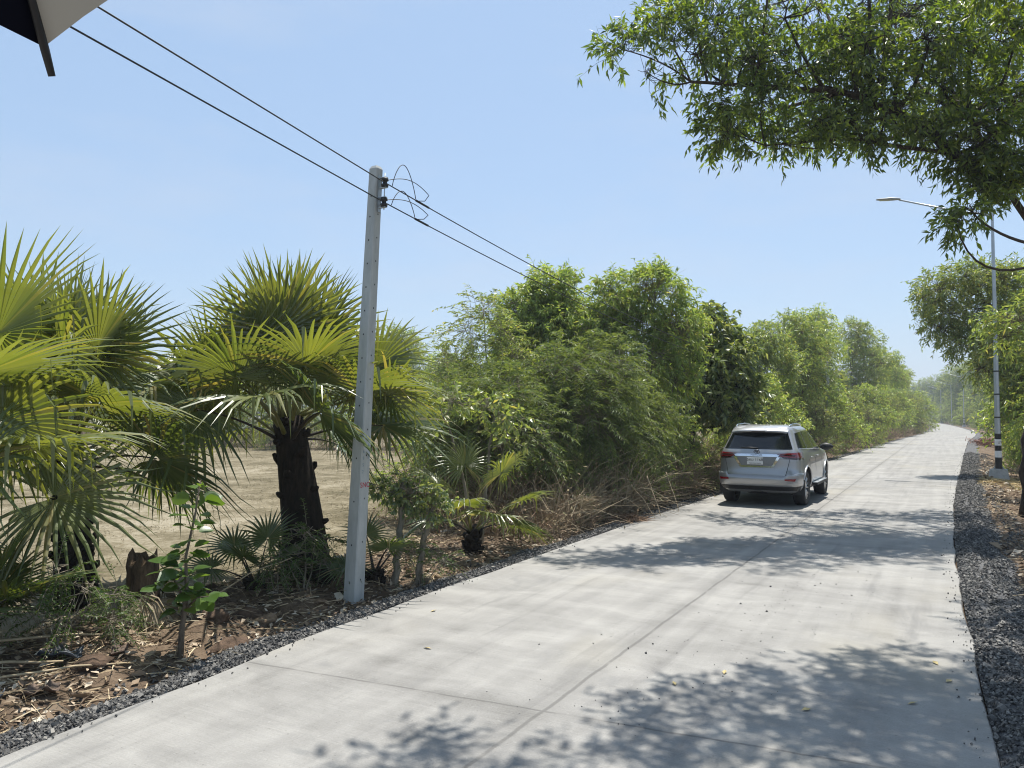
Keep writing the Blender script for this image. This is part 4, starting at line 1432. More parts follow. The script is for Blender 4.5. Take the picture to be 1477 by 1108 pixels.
# palm at the left side of the picture
rg = np.random.default_rng(510)
fr = crown_fronds(rg, 22, pet=(1.0, 1.2), rad=(1.0, 1.18))
make_palm(511, (-4.55, 8.1, -0.08), 1.72, (-0.15, -0.05), 0.22, 0.14, fr, 'big fan palm with a slim dark trunk left of the round leaved sapling', GP)
# nearest palm, its trunk left of the picture
rg = np.random.default_rng(520)
fr = crown_fronds(rg, 15, pet=(0.95, 1.15), rad=(0.95, 1.1), top=75, bottom=-8)
fr += [dict(az=R(124), el=R(37), pet=1.6, rad=1.12, droop=.15, cup=.3, broken=.12, curve=.05), dict(az=R(98), el=R(60), pet=1.5, rad=1.1, droop=.12, cup=.35, broken=.1, curve=.05), dict(az=R(112), el=R(17), pet=1.5, rad=1.0, droop=.35, cup=.2, broken=.2, curve=.06)]
make_palm(521, (-5.1, 6.35, -0.05), 1.35, (0.1, 0.0), 0.22, 0.14, fr, 'nearest fan palm reaching in with large yellow backlit fronds', GP)
# young palms without a trunk to speak of
GY = 'young low palms on the verge'
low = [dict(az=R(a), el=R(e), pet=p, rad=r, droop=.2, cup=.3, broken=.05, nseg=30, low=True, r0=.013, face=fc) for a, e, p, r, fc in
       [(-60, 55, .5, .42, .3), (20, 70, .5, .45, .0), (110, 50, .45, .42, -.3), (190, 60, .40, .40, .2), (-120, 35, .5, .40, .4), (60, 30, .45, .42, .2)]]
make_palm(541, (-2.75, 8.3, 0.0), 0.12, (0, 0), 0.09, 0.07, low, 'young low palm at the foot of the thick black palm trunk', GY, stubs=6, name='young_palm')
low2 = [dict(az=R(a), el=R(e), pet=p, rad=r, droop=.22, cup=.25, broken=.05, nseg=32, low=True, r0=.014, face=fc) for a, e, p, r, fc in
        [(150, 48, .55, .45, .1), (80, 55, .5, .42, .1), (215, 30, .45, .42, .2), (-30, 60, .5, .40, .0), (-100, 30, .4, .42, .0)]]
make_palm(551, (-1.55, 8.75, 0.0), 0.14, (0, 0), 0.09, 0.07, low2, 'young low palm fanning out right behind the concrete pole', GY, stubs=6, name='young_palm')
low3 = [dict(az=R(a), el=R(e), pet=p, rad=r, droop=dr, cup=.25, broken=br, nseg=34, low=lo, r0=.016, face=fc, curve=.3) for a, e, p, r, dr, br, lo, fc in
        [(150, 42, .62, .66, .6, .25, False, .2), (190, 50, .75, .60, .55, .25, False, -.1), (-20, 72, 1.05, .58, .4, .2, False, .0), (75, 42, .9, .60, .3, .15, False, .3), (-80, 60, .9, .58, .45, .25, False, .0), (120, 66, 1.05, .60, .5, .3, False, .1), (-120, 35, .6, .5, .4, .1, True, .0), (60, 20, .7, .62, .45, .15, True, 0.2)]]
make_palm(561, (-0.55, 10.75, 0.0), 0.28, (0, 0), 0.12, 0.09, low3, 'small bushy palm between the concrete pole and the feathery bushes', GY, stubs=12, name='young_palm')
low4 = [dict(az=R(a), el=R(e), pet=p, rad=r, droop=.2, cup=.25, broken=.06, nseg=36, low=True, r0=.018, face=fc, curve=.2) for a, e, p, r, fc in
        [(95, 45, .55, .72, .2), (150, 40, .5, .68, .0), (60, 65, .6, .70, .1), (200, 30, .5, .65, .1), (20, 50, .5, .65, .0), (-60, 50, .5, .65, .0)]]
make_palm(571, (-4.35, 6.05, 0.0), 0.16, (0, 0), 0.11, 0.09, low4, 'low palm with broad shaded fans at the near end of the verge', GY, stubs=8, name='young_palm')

# ------------------------------------------------------------------ small plants and debris on the verge
def gz(x, y):
    u = CR * x - SR * y
    s = SR * x + CR * y
    return float(ground_z(u, s))


def round_leaves(mb, P, D, L, Wd, rg, mat=0):
    n = len(P)
    nr = unit(rg.normal(size=(n, 3)) * 0.55 + np.array([0, 0, 1.0]))
    sdv = unit(np.cross(D, nr))
    nr = np.cross(sdv, D)
    prof = [(0, 0), (.18, .36), (.45, .50), (.72, .40), (1.0, 0)]
    L, Wd = np.asarray(L)[:, None], np.asarray(Wd)[:, None]
    rows = []
    for t, w in prof:
        c = P + D * L * t - np.array([0, 0, 1.0]) * L * 0.22 * t * t
        rows.append(np.stack([c - sdv * Wd * w + nr * Wd * w * 0.22, c, c + sdv * Wd * w + nr * Wd * w * 0.22], 1))
    V = np.stack(rows, 1).reshape(n, 15, 3)
    F = np.array([(i * 3 + j, i * 3 + j + 1, i * 3 + j + 4, i * 3 + j + 3) for i in range(4) for j in range(2)])
    mb.add(V.reshape(-1, 3), (np.arange(n)[:, None, None] * 15 + F[None]).reshape(-1, 4), mat, True)


rg = np.random.default_rng(700)
bx, by = -2.62, 6.15
sp = empty('sapling', (bx, by, gz(bx, by) - 0.03))
sp.scale = (1.08, 1.08, 1.04)
tag(sp, 'round leaved sapling growing alone at the gravel edge between the palms', 'sapling')
st = np.array([(0, 0, 0), (0.01, 0, .25), (0.04, 0, .50), (0.03, 0, .8), (0.09, 0, 1.1), (0.13, 0, 1.38)])
MB().tube(st, [.026, .022, .016, .011, .008, .004], 8).tube([(0.03, 0, .45), (-.06, .02, .62), (-.16, 0, .74)], [.010, .007, .003], 6).tube([(0.03, 0, .4), (.14, -.05, .5), (.24, -.08, .52)], [.009, .006, .003], 6).build('stem', M_BARK, sp)
P, D = [], []
for k in range(96):
    if k < 72:
        z = .38 + .98 * rg.random()**1.35
        c = np.array([np.interp(z, st[:, 2], st[:, i]) for i in range(2)] + [z])
    elif k < 84: c = np.array([-.06 - .1 * rg.random(), .01, .58 + .16 * rg.random()])
    else: c = np.array([.12 + .12 * rg.random(), -.06, .46 + .06 * rg.random()])
    a = k * 2.4 + rg.normal() * .3
    d = unit(np.array([math.cos(a), math.sin(a), rg.uniform(-.15, .55)]))
    P.append(c + d * .055)
    D.append(d)
b = MB()
sz = rg.uniform(.09, .17, 96)
round_leaves(b, np.array(P), np.array(D), sz, sz * .80, rg)
b.build('foliage', leafy('round_leaf', [(0.055, 0.105, 0.022), (0.085, 0.150, 0.032), (0.125, 0.190, 0.045)], 0.36, rough=0.33), sp)

WEED = proto('weed', (M_PALEBARK, leafy('weed_leaf', [(0.05, 0.095, 0.02), (0.08, 0.135, 0.03), (0.11, 0.165, 0.04)], 0.34)), 71,
             [([(0, 0, 0), (.02, 0, .3), (0, 0, .62)], .014, .004), ([(.03, 0, 0), (.12, 0, .25), (.2, .05, .5)], .010, .003), ([(-.03, 0, 0), (-.14, 0, .2), (-.26, -.03, .38)], .010, .003)],
             [(0, 0, .6, .16, .16, .1, 1), (.2, 0, .48, .18, .16, .1, 1), (-.24, 0, .4, .2, .16, .1, 1), (0.05, -.1, .3, .22, .2, .1, 1)], 70, 22, .26, (.045, .012), droop=.4, feather=True, limb_r=.006, sub=2, updown=.3)
GW = 'green weeds on the verge'
for x, y, sc, rz, lab in [(-3.62, 6.2, 1.0, 0, 'green feathery weed under the low palm at the near end of the verge'), (-3.25, 6.35, .75, 2, 'smaller green weed beside the blue grey husk'), (-2.22, 8.28, 1.05, 1, 'green feathery weed in front of the thick black palm trunk'), (-1.02, 8.9, .8, 3, 'green weed at the foot of the cut twin stems'), (-2.45, 8.15, .7, 4, 'small green weed left of the concrete pole')]:
    t = empty('weed', (x, y, gz(x, y) - .02), rz)
    t.scale = (sc,) * 3
    tag(t, lab, 'weed', GW)
    for nm, me in (('stem', WEED[0]), ('foliage', WEED[1])): link(bpy.data.objects.new(nm, me), t)

# cut twin stems that have sprouted again
cs = proto('cut_stems', (M_PALEBARK, M_DARK), 72, [([(0, 0, 0), (.05, 0, .6), (.09, 0, 1.22)], .045, .032), ([(.22, .1, 0), (.30, .1, .5), (.42, .1, .95)], .040, .030), ([(.05, 0, 1.0), (-.1, 0, 1.1), (-.22, 0, 1.15)], .010, .005)],
           [(.12, 0, 1.05, .16, .16, .12, 1), (.42, .05, .98, .18, .18, .14, 1.2), (-.2, 0, 1.12, .1, .1, .08, .4), (.25, -.05, 1.12, .2, .18, .12, 1)], 120, 9, .14, (.075, .045), limb_r=.008, sub=2)
x, y = -1.33, 8.85
t = empty('cut_tree', (x, y, gz(x, y) - .03))
tag(t, 'twin cut off tree stems resprouting with dark leaves right of the concrete pole', 'tree')
for nm, me in (('trunk', cs[0]), ('crown', cs[1])): link(bpy.data.objects.new(nm, me), t)
# pale leaved shrub behind the small palm
vs = proto('pale_shrub', (M_PALEBARK, M_OLIVE), 73, [([(0, 0, 0), (-.2, 0, 1.2), (-.5, 0, 2.0)], .03, .01), ([(.1, 0, 0), (.2, 0, 1.2), (.3, 0, 1.9)], .03, .01)],
           [(-.75, 0, 1.98, .3, .3, .16, 1), (-.3, 0, 2.1, .35, .3, .18, 1.2), (.15, 0, 2.0, .35, .3, .2, 1.2), (.5, 0, 1.85, .35, .3, .2, 1), (.5, 0, 1.5, .3, .3, .2, .7)], 95, 8, .2, (.11, .055), limb_r=.012, sub=3, droop=.4)
x, y = -0.55, 11.2
t = empty('shrub', (x, y, gz(x, y) - .03))
tag(t, 'straggly shrub with pale broad leaves above the small bushy palm', 'shrub')
for nm, me in (('trunk', vs[0]), ('crown', vs[1])): link(bpy.data.objects.new(nm, me), t)

# rotten palm stump with hanging dead fans
x, y = -3.40, 7.15
sp = empty('palm_stump', (x, y, gz(x, y) - .05))
tag(sp, 'broken brown palm stump with dead leaves slumped over it behind the sapling', 'stump')
rg = np.random.default_rng(710)
m = MB()
n = 14
ang = np.arange(n) * 2 * math.pi / n
rows = []
for z, r in ((0, .20), (.15, .17), (.38, .15), (.55, .14), (.60, .10), (.42, .07)):
    jag = (rg.random(n) * .14 if z > .5 else rg.random(n) * .02)
    rows.append(np.stack([r * np.cos(ang) * (1 + .08 * rg.normal(size=n)), r * np.sin(ang), z + jag], -1))
rows = np.array(rows)
rows = np.concatenate([rows, rows[:, :1]], 1)
m.grid(rows, smooth=False)
m.build('trunk', bark_mat('rotten_palm_wood', (0.035, 0.024, 0.015), (0.15, 0.105, 0.065), 18, 1.0), sp)
for a, e, p, rd in ((80, 10, .25, .5), (120, -15, .2, .55), (160, 5, .22, .5), (40, -10, .2, .45), (250, 0, .3, .45)):
    frond(rg, R(a), R(e), p, rd, 22, 80, .75, rg.normal() * .5, .5, .25, .014, .5, origin=(0, 0, .42)).build('frond', [M_FROND_DEAD, M_PETIOLE_DARK], sp)
# pale dead fan leaning in the hedge, and one more under the small palm
for i, (x, y, z, a, e, lab) in enumerate([(1.02, 13.1, .15, 150, 60, 'pale dead fan leaf standing among the twigs under the feathery bushes'), (-.7, 9.45, .1, 200, 12, 'brown dead fan leaf slumped under the small bushy palm')]):
    rg = np.random.default_rng(720 + i)
    o = frond(rg, R(a), R(e), .5, .5, 26, 130, .5, .3, .4, .3, .014, .3).build('dead_frond', [M_FROND_DEAD, M_PETIOLE_DARK], loc=(x, y, gz(x, y) + z - .12))
    tag(o, lab, 'palm leaf')

# long dry leaf stalks lying on the soil
M_STICK = plain('dry_stalk', (0.33, 0.26, 0.16), 0.7, var=0.3, vscale=12, bump=.3)
for (p0, p1, h0, h1, r, lab) in [((-4.35, 5.45), (-3.05, 6.55), .20, .10, .018, 'long dry palm stalk lying highest across the litter at the near end'),
                                 ((-4.2, 5.3), (-3.35, 5.82), .09, .06, .022, 'thick dry palm stalk lying below the longer one'),
                                 ((-3.75, 5.05), (-2.83, 5.86), .07, .05, .015, 'thin dry palm stalk lying closest to the gravel edge'),
                                 ((-2.9, 7.4), (-2.2, 7.75), .12, .42, .010, 'thin pale stick slanting up in front of the young low palm'),
                                 ((2.15, 14.7), (2.75, 14.2), .75, .05, .012, 'straight pale stick leaning out of the hedge onto the gravel edge'),
                                 ((2.62, 15.0), (2.85, 14.55), .8, .05, .012, 'short pale stick leaning out of the hedge by the gravel edge'),
                                 ((3.1, 15.6), (3.35, 15.2), .85, .04, .010, 'pale stick leaning upright before the dry twigs left of the car')]:
    a = np.array([*p0, gz(*p0) + h0])
    b = np.array([*p1, gz(*p1) + h1])
    k = np.linspace(0, 1, 7)[:, None]
    rg = np.random.default_rng(int(abs(p0[0]) * 1000))
    pts = a + (b - a) * k + np.array([0, 0, 1]) * .035 * np.sin(k * 3.14) + rg.normal(size=(7, 3)) * .006
    tag(MB().tube(pts, np.linspace(r * 1.3, r * .55, 7), 7, flat=.6).build('dry_stick', M_STICK), lab, 'stick', 'dry sticks on the left verge')


def lump(r, sq, seed, amp=.25):
    bm = bmesh.new()
    bmesh.ops.create_icosphere(bm, subdivisions=3, radius=1)
    V = np.array([v.co[:] for v in bm.verts])
    V = V * (1 + amp * noise3(V, seed, 5, 2.2))[:, None] * np.array(sq) * r
    F = np.array([[v.index for v in f.verts] for f in bm.faces])
    bm.free()
    return MB().add(V, F, 0, True)


M_CLOD = bark_mat('soil_clod', (0.13, 0.085, 0.055), (0.30, 0.215, 0.14), 20, 1.0)
M_CLOD2 = bark_mat('dark_soil_clod', (0.05, 0.035, 0.024), (0.15, 0.10, 0.07), 20, 1.0)
for i, (x, y, r, mt, lab) in enumerate([(-2.52, 7.35, .13, M_CLOD2, 'biggest brown clod of earth on the verge left of the concrete pole'), (-2.28, 7.2, .10, M_CLOD, 'pale brown clod in front of the biggest clod'), (-2.62, 6.9, .11, M_CLOD2, 'dark clod of earth behind the sapling stem'), (-2.33, 6.45, .13, M_CLOD2, 'dark flat clod right of the sapling stem'),
                                      (-1.9, 7.75, .08, M_CLOD, 'small clod of earth lying by the pole foot'), (-3.1, 5.75, .10, M_CLOD2, 'dark clod among the dry palm stalks'), (-.75, 8.7, .09, M_CLOD, 'reddish stone on the bare soil right of the cut stems'), (8.9, 12.4, .14, M_CLOD2, 'clod of dark earth beside the gravel under the black trunk')]):
    o = lump(r, (1.2, 1.0, .6), 740 + i, .42).build('soil_clod', mt, loc=(x, y, gz(x, y) + r * .02), rz=i * 1.3)
    tag(o, lab, 'clod', 'clods of earth on the verge')
# low heap of reddish straw at the hedge foot
rg = np.random.default_rng(745)
n = 1100
a_ = rg.uniform(0, 6.28, n)
q_ = rg.random(n)**.6
P = np.stack([.62 * q_ * np.cos(a_), .42 * q_ * np.sin(a_), .20 * (1 - q_**2) * rg.random(n)**.3], -1)
yw = rg.uniform(0, 6.28, n)
V, F = blades(P, unit(np.stack([np.cos(yw), np.sin(yw), rg.normal(size=n) * .2 - .05], -1)), rg.uniform(.10, .34, n), rg.uniform(.006, .014, n), .12, rg)
tag(MB().add(V, F).build('straw_heap', scatter_mat('red_straw', [(0.15, 0.085, 0.05), (0.27, 0.165, 0.10), (0.36, 0.25, 0.16)]), loc=(2.05, 14.0, gz(2.05, 14.0)), rz=.9), 'low heap of reddish straw at the foot of the hedge below the leaning sticks', 'straw heap')
# crumpled dark husk pieces
M_HUSK = plain('blue_grey_husk', (0.045, 0.055, 0.068), 0.5, var=.35, vscale=10)
M_HUSK2 = plain('brown_husk', (0.085, 0.055, 0.038), 0.7, var=.4, vscale=12)
for i, (x, y, a, mt, lab) in enumerate([(-3.45, 5.95, .17, M_HUSK, 'crumpled blue grey husk lying under the green weed'), (-3.02, 6.0, .12, M_HUSK2, 'curled brown palm husk near the sapling'), (-3.15, 5.22, .12, M_HUSK2, 'torn brown husk lying between the dry stalks and gravel'), (-3.38, 5.08, .10, M_HUSK, 'small black husk nearest the gravel edge')]):
    rg = np.random.default_rng(760 + i)
    G = np.zeros((7, 5, 3))
    for p in range(7):
        for q in range(5):
            th = (q - 2) * .45
            G[p, q] = ((p - 3) / 3 * a * (1 - .1 * abs(q - 2)), a * .55 * math.sin(th), a * .5 * (1 - math.cos(th)) + .02 * math.sin(p * 1.7 + q))
    G += rg.normal(size=G.shape) * a * .05
    o = MB().grid(G).build('palm_husk', mt, loc=(x, y, gz(x, y) + .03), rz=i * 1.9)
    so = o.modifiers.new('thick', 'SOLIDIFY')
    so.thickness = .006
    tag(o, lab, 'husk', 'palm husks on the verge')
# single leaves dropped on the concrete
rg = np.random.default_rng(780)
LF = MB()
V, F = leaf_cards(np.zeros((1, 3)), np.zeros(1), np.zeros(1), np.array([.09]), np.array([.035]), np.array([.08]), rg)
lm = LF.add(V, F).mesh('fallen_leaf', plain('dry_yellow_leaf', (0.42, 0.34, 0.16), .7))
for i, (px, py) in enumerate([(1163, 1016), (1345, 955), (1364, 976), (612, 930), (622, 880), (1300, 1010), (968, 978), (1040, 968)]):
    d = 1109 * EYE / (py - 599)
    o = bpy.data.objects.new('fallen_leaf', lm)
    o.location = ((px - 738.5) / 1109 * d, d, .006)
    o.rotation_euler = (0, 0, rg.uniform(0, 6.28))
    link(o)
    tag(o, 'single small dry leaf lying on the pale concrete road', 'leaf', 'dry leaves dropped on the road')
# straw around the lamp foot
rg = np.random.default_rng(790)
n = 1500
u = rg.uniform(.65, 2.2, n)
s = 26.5 + rg.normal(size=n) * 1.1 + (u - .8) * .6
P = np.stack([u, s, ground_z(u, s) + rg.random(n) * .05], -1)
yaw = rg.uniform(0, 6.28, n)
V, F = blades(P, np.stack([np.cos(yaw), np.sin(yaw), rg.normal(size=n) * .15], -1), rg.uniform(.12, .4, n), rg.uniform(.006, .014, n), .1, rg)
tag(MB().add(V, F).build('dry_grass', scatter_mat('golden_straw', [(0.42, 0.31, 0.13), (0.55, 0.42, 0.20), (0.62, 0.50, 0.28)]), rz=-ROAD), 'golden straw spread around the concrete foot of the near lamp', 'straw', kind='stuff')

# ------------------------------------------------------------------ concrete pole and overhead wires
M_POLE = bark_mat('precast_concrete', (0.32, 0.335, 0.325), (0.47, 0.485, 0.47), 7, .12)
M_BLACK = plain('black_rubber', (0.012, 0.012, 0.013), .55)
M_HOLE = plain('bolt_hole_shade', (0.02, 0.02, 0.02), .9)
M_GALV = plain('galvanised_steel', (0.42, 0.45, 0.47), .42, metal=.75, var=.12, vscale=3)
M_RED = plain('red_stencil_paint', (0.42, 0.035, 0.06), .7)
M_BLUE = plain('faded_blue_stencil', (0.20, 0.27, 0.32), .8)


def text(body, size, mat, parent, loc, rot, name='lettering', extrude=.0008, align='CENTER'):
    c = bpy.data.curves.new(name, 'FONT')
    c.body = body
    c.size = size
    c.extrude = extrude
    c.align_x = align
    c.align_y = 'CENTER'
    c.materials.append(mat)
    o = bpy.data.objects.new(name, c)
    o.location = loc
    me = bpy.data.meshes.new_from_object(o)
    bpy.data.objects.remove(o)
    o = bpy.data.objects.new(name, me)
    o.location = loc
    o.rotation_euler = rot
    return link(o, parent)


def utility_pole(base, H, b0, b1, label, lean=(0, 0), near=True):
    root = empty('utility_pole', base, -ROAD)
    tag(root, label, 'power pole')
    m = MB()
    zb = -.35

    def ctr(z):
        return np.array([lean[0] * z / H, lean[1] * z / H, z])

    def half(z):
        return (b0 + (b1 - b0) * z / H) / 2

    rows = []
    for z in (zb, H * .33, H * .66, H - .03, H):
        c, h = ctr(z), half(z)
        if z == H: h -= .015
        ch = .010
        rows.append([c + np.array(q + (0,)) for q in [(-h + ch, -h), (h - ch, -h), (h, -h + ch), (h, h - ch), (h - ch, h), (-h + ch, h), (-h, h - ch), (-h, -h + ch), (-h + ch, -h)]])
    m.grid(np.array(rows), smooth=False)
    m.poly([tuple(p) for p in rows[-1][:-1]])
    # bolt holes down two faces: flat dark discs, the shade inside them painted
    if near:
        for z in [.16, .55, 1.0, 1.45, 1.72, 2.0, 2.25, 2.5, 2.75, 3.0, 3.25, 3.5, 3.75, 4.0, 4.22]:
            for face in (0, 1):
                zz = z + (.03 if face else 0)
                c, h = ctr(zz), half(zz)
                for k in range(1):
                    a = np.arange(10) * 2 * math.pi / 10
                    if face == 0: q = np.stack([.008 * np.cos(a) + c[0], np.full(10, c[1] - h - .0015), c[2] + .010 * np.sin(a)], -1)
                    else: q = np.stack([np.full(10, c[0] + h + .0015), c[1] + .008 * np.cos(a), c[2] + .010 * np.sin(a)], -1)
                    m.poly([tuple(p) for p in q], 1)
    m.build('pole', [M_POLE, M_HOLE], root)
    return root, ctr, half


PB = (-1.655, 8.12, 0.0)
pole, ctr, half = utility_pole(PB, 4.55, .158, .108, 'grey precast concrete power pole with two rows of holes beside the palms', (.185, .09))
# red stencil and faded blue numbers on the road-side face
for body, z, size, mt, dy in (('SNC', 1.17, .062, M_RED, 0), ('8', 1.66, .05, M_BLUE, .03), ('6', 1.58, .05, M_BLUE, .03), ('1', 1.46, .05, M_BLUE, .03)):
    c, h = ctr(z), half(z)
    text(body, size * 1.25, mt, pole, (c[0] + h + .002, c[1] + dy, z), (R(90), 0, R(90)))
for z, body in ((1.52, '6'), (1.45, '9'), (1.38, '5'), (1.31, '2')):
    c, h = ctr(z), half(z)
    text(body, .05, M_BLUE, pole, (c[0] + h + .002, c[1] - .045, z), (R(90), 0, R(90)))
# insulator rack
rack = MB()
insu = []
for z in (4.36, 4.15):
    c, h = ctr(z), half(z)
    p = np.array([c[0] + h + .075, c[1], z])
    insu.append(p)
    for dz in (-.055, .055):
        rack.box((c[0] + h + .045, c[1], z + dz), (.11, .035, .006))
c, h = ctr(4.25), half(4.25)
rack.box((c[0] + h + .006, c[1], 4.25), (.009, .045, .40))
rack.tube([(insu[0][0], insu[0][1], 4.46), (insu[1][0], insu[1][1], 4.07)], .006, 6)
rack.build('bracket', M_GALV, pole)
for p in insu:
    MB().lathe([(0, -.048), (.036, -.048), (.040, -.02), (.024, -.012), (.024, .012), (.040, .02), (.036, .048), (0, .048)], p, 14).build('insulator', M_BLACK, pole)

# second pole further along
p2 = W(-5.35, 42.3)
pole2, ctr2, half2 = utility_pole((p2[0], p2[1], float(ground_z(-5.35, 42.3))), 4.7, .18, .12, 'slim grey concrete post standing in the trees just beyond the silver car', (.05, 0), near=False)
mw = pole.matrix_basis


def wp(p):
    c_, s_ = math.cos(-ROAD), math.sin(-ROAD)
    return np.array([PB[0] + c_ * p[0] - s_ * p[1], PB[1] + s_ * p[0] + c_ * p[1], PB[2] + p[2]])


q2 = [np.array([p2[0] + .15, p2[1] - .05, 4.55]), np.array([p2[0] + .15, p2[1] - .05, 4.33])]
back_dir = np.array([-math.sin(R(18.3)), -math.cos(R(18.3)), 0])
for i, nm in ((0, 'upper'), (1, 'lower')):
    a = wp(insu[i])
    k = np.linspace(0, 1, 40)[:, None]
    far = q2[i]
    S = 1.0 if i == 0 else .96
    front = a + (far - a) * k - np.array([0, 0, 1]) * 4 * S * k * (1 - k)
    back_end = a + back_dir * 30 + np.array([0, 0, .25])
    kb = np.linspace(1, 0, 40)[:, None]
    back = a + (back_end - a) * kb - np.array([0, 0, 1]) * 4 * .06 * kb * (1 - kb)
    m = MB()
    m.tube(np.concatenate([back, front[1:]]), .0062, 6)
    d = unit(front[1] - a)
    up = np.array([0, 0, 1.0])
    # tails of the tie wire curled above the joint
    th = np.linspace(0, 1, 26)[:, None]
    e = a + d * .62
    L1 = a + d * (.05 + .75 * th) + up * (.10 * np.sin(th * math.pi) + .06 * (1 - th) + .14 * th * np.sin(th * 3.14)) + np.array([.0, .0, .0])
    sidev = unit(np.cross(d, up))
    loop1 = a + d * (.10 + .42 * th) + up * ((.30 if i == 0 else .22) * np.sin(th * math.pi) ** .8) + sidev * .02
    loop2 = np.concatenate([a + d * (.02 + .78 * th) + up * ((.16 if i == 0 else .13) * np.sin(np.clip(th * 1.0, 0, 1) * math.pi * .75) + .03), [a + d * .72 + up * .05, a + d * .60 + up * .01]])
    m.tube(loop1, .0045, 5).tube(loop2, .0045, 5)
    m.tube([a + d * .55, a + d * .80], .012, 6)
    o = m.build('overhead_wire', M_BLACK)
    tag(o, nm + ' of the two black overhead wires held by the concrete pole', 'wire', 'overhead wires')

# ------------------------------------------------------------------ street lamps
M_LBLACK = plain('black_band_paint', (0.012, 0.011, 0.011), .5)
M_LWHITE = plain('white_band_paint', (0.78, 0.78, 0.77), .5, var=.06)
M_LAMPGLASS = plain('lamp_glass', (0.55, 0.55, 0.52), .2)
M_LAMPGREY = plain('lamp_casting', (0.30, 0.31, 0.31), .5, var=.1)
M_BLOCK = plain('foot_concrete', (0.42, 0.415, 0.40), .85, var=.18, vscale=9, bump=.3)


def make_lamp():
    root = empty('street_lamp')
    H = 8.15
    MB().box((0, 0, .13), (.56, .56, .40), taper=.80).build('base', M_BLOCK, root)
    bz = .33
    MB().box((0, 0, bz + .008), (.30, .30, .016)).build('base_plate', M_GALV, root)
    for sx, sy in ((1, 1), (1, -1), (-1, 1), (-1, -1)):
        MB().lathe([(0, 0), (.014, 0), (.014, .05), (0, .06)], (sx * .11, sy * .11, bz + .016), 6).build('bolt', M_GALV, root)
    r = lambda z: .092 - .052 * z / H
    oct_ = lambda z0, z1, m, off=0.0: m.lathe([(r(z0) + off, z0), (r(z1) + off, z1)], n=8, smooth=False)
    b0 = bz + .016
    m = MB()
    oct_(b0, H, m)
    m.build('pole', M_GALV, root)
    for z0, z1, mt, nm in ((b0 + .001, b0 + .34, M_LBLACK, 'paint_band'), (b0 + .34, b0 + .54, M_LWHITE, 'paint_band'), (b0 + .54, b0 + .70, M_LBLACK, 'paint_band'), (b0 + .70, b0 + .89, M_LWHITE, 'paint_band'), (b0 + .89, b0 + 1.06, M_LBLACK, 'paint_band')):
        m = MB()
        oct_(z0, z1, m, .004)
        m.build(nm, mt, root)
    # arm over the road (local -X)
    L = 2.55
    MB().tube([(0, 0, H - .10), (-.25, 0, H + .02), (-1.0, 0, H + .22), (-L, 0, H + .78)], [.036, .034, .031, .026], 8).build('arm', M_GALV, root)
    lum = MB()
    z = H + .80
    prof = [(-L + .05, .045, .040), (-L - .05, .075, .055), (-L - .20, .110, .075), (-L - .34, .115, .055), (-L - .58, .105, .035), (-L - .66, .06, .02)]
    rows = []
    for x, w, h in prof:
        zz = z + (-L - x) * .10
        rows.append([(x, w * math.cos(a), zz + h * math.sin(a) * (1 if math.sin(a) > 0 else .45)) for a in np.linspace(0, 2 * math.pi, 13)])
    lum.grid(np.array(rows))
    lum.poly(rows[0][:-1])
    lum.poly(rows[-1][:-1][::-1])
    h = lum.build('lamp_head', M_LAMPGREY, root)
    MB().box((-L - .42, 0, z + .04 - .022), (.30, .15, .012), rot=Matrix.Rotation(R(5.7), 3, 'Y')).build('lens', M_LAMPGLASS, h)
    return root


lamp0 = make_lamp()
spots = [(1.32, 27.6, 'tall galvanised street lamp with a black and white banded foot beside the gravel'), (2.35, 146.0, 'nearest of the small far lamps, just right of the bend of the road'), (.75, 181.0, 'second small far lamp beyond the bend'), (-1.3, 214.0, 'third small far lamp beyond the bend'), (-3.9, 248.0, 'far lamp next to the end of the visible road'), (-8.5, 286.0, 'most distant lamp, thin as a thread between far trees')]
for i, (u, s, lab) in enumerate(spots):
    if i == 0: r = lamp0
    else:
        r = lamp0.copy()
        COL.objects.link(r)
        for ch in list(lamp0.children):
            c = ch.copy()
            COL.objects.link(c)
            c.parent = r
            for gch in ch.children:
                gcc = gch.copy()
                COL.objects.link(gcc)
                gcc.parent = c
    x, y, _ = W(u, s)
    r.location = (x, y, float(ground_z(u, s)) + .02)
    r.rotation_euler = (0, 0, -ROAD + (0, .06, .15, .22, .3, .35)[i])
    tag(r, lab, 'street lamp', 'street lamps along the road')
# stickers and straps only on the near lamp
stk = text('UT', .10, plain('sticker_print', (0.10, 0.10, 0.12), .6), lamp0, (0, 0, 0), (R(90), 0, R(28)), 'sticker')
a_ = R(-62)
stk.location = (.100 * math.cos(a_), .100 * math.sin(a_), .33 + .016 + .79)
for z in (1.9, 2.6, 3.3, 4.0, 4.7):
    rr_ = .092 - .052 * z / 8.35
    MB().lathe([(rr_ + .002, -.02), (rr_ + .006, -.015), (rr_ + .006, .015), (rr_ + .002, .02)], (0, 0, z), 10).build('strap', M_BLACK, lamp0)
# loose conduit coming out of the near lamp's foot
tag(MB().tube([W(1.85, 27.5, .10), W(2.0, 27.35, .16), W(2.2, 27.2, .05), W(2.5, 27.1, -.10)], .016, 7).build('conduit', plain('grey_conduit', (.55, .55, .53), .5)), 'short grey conduit sticking out of the ground beside the near lamp foot', 'conduit')
# pale dead branch lying in the bushes by the lamp
tag(MB().tube([W(2.0, 24.2, 2.1), W(2.35, 23.6, 1.35), W(2.5, 23.3, .7), W(2.8, 23.0, -.1)], [.012, .02, .024, .028], 7).build('dead_branch', M_PALEBARK), 'bare pale branch leaning in the bushes right of the near lamp', 'branch')

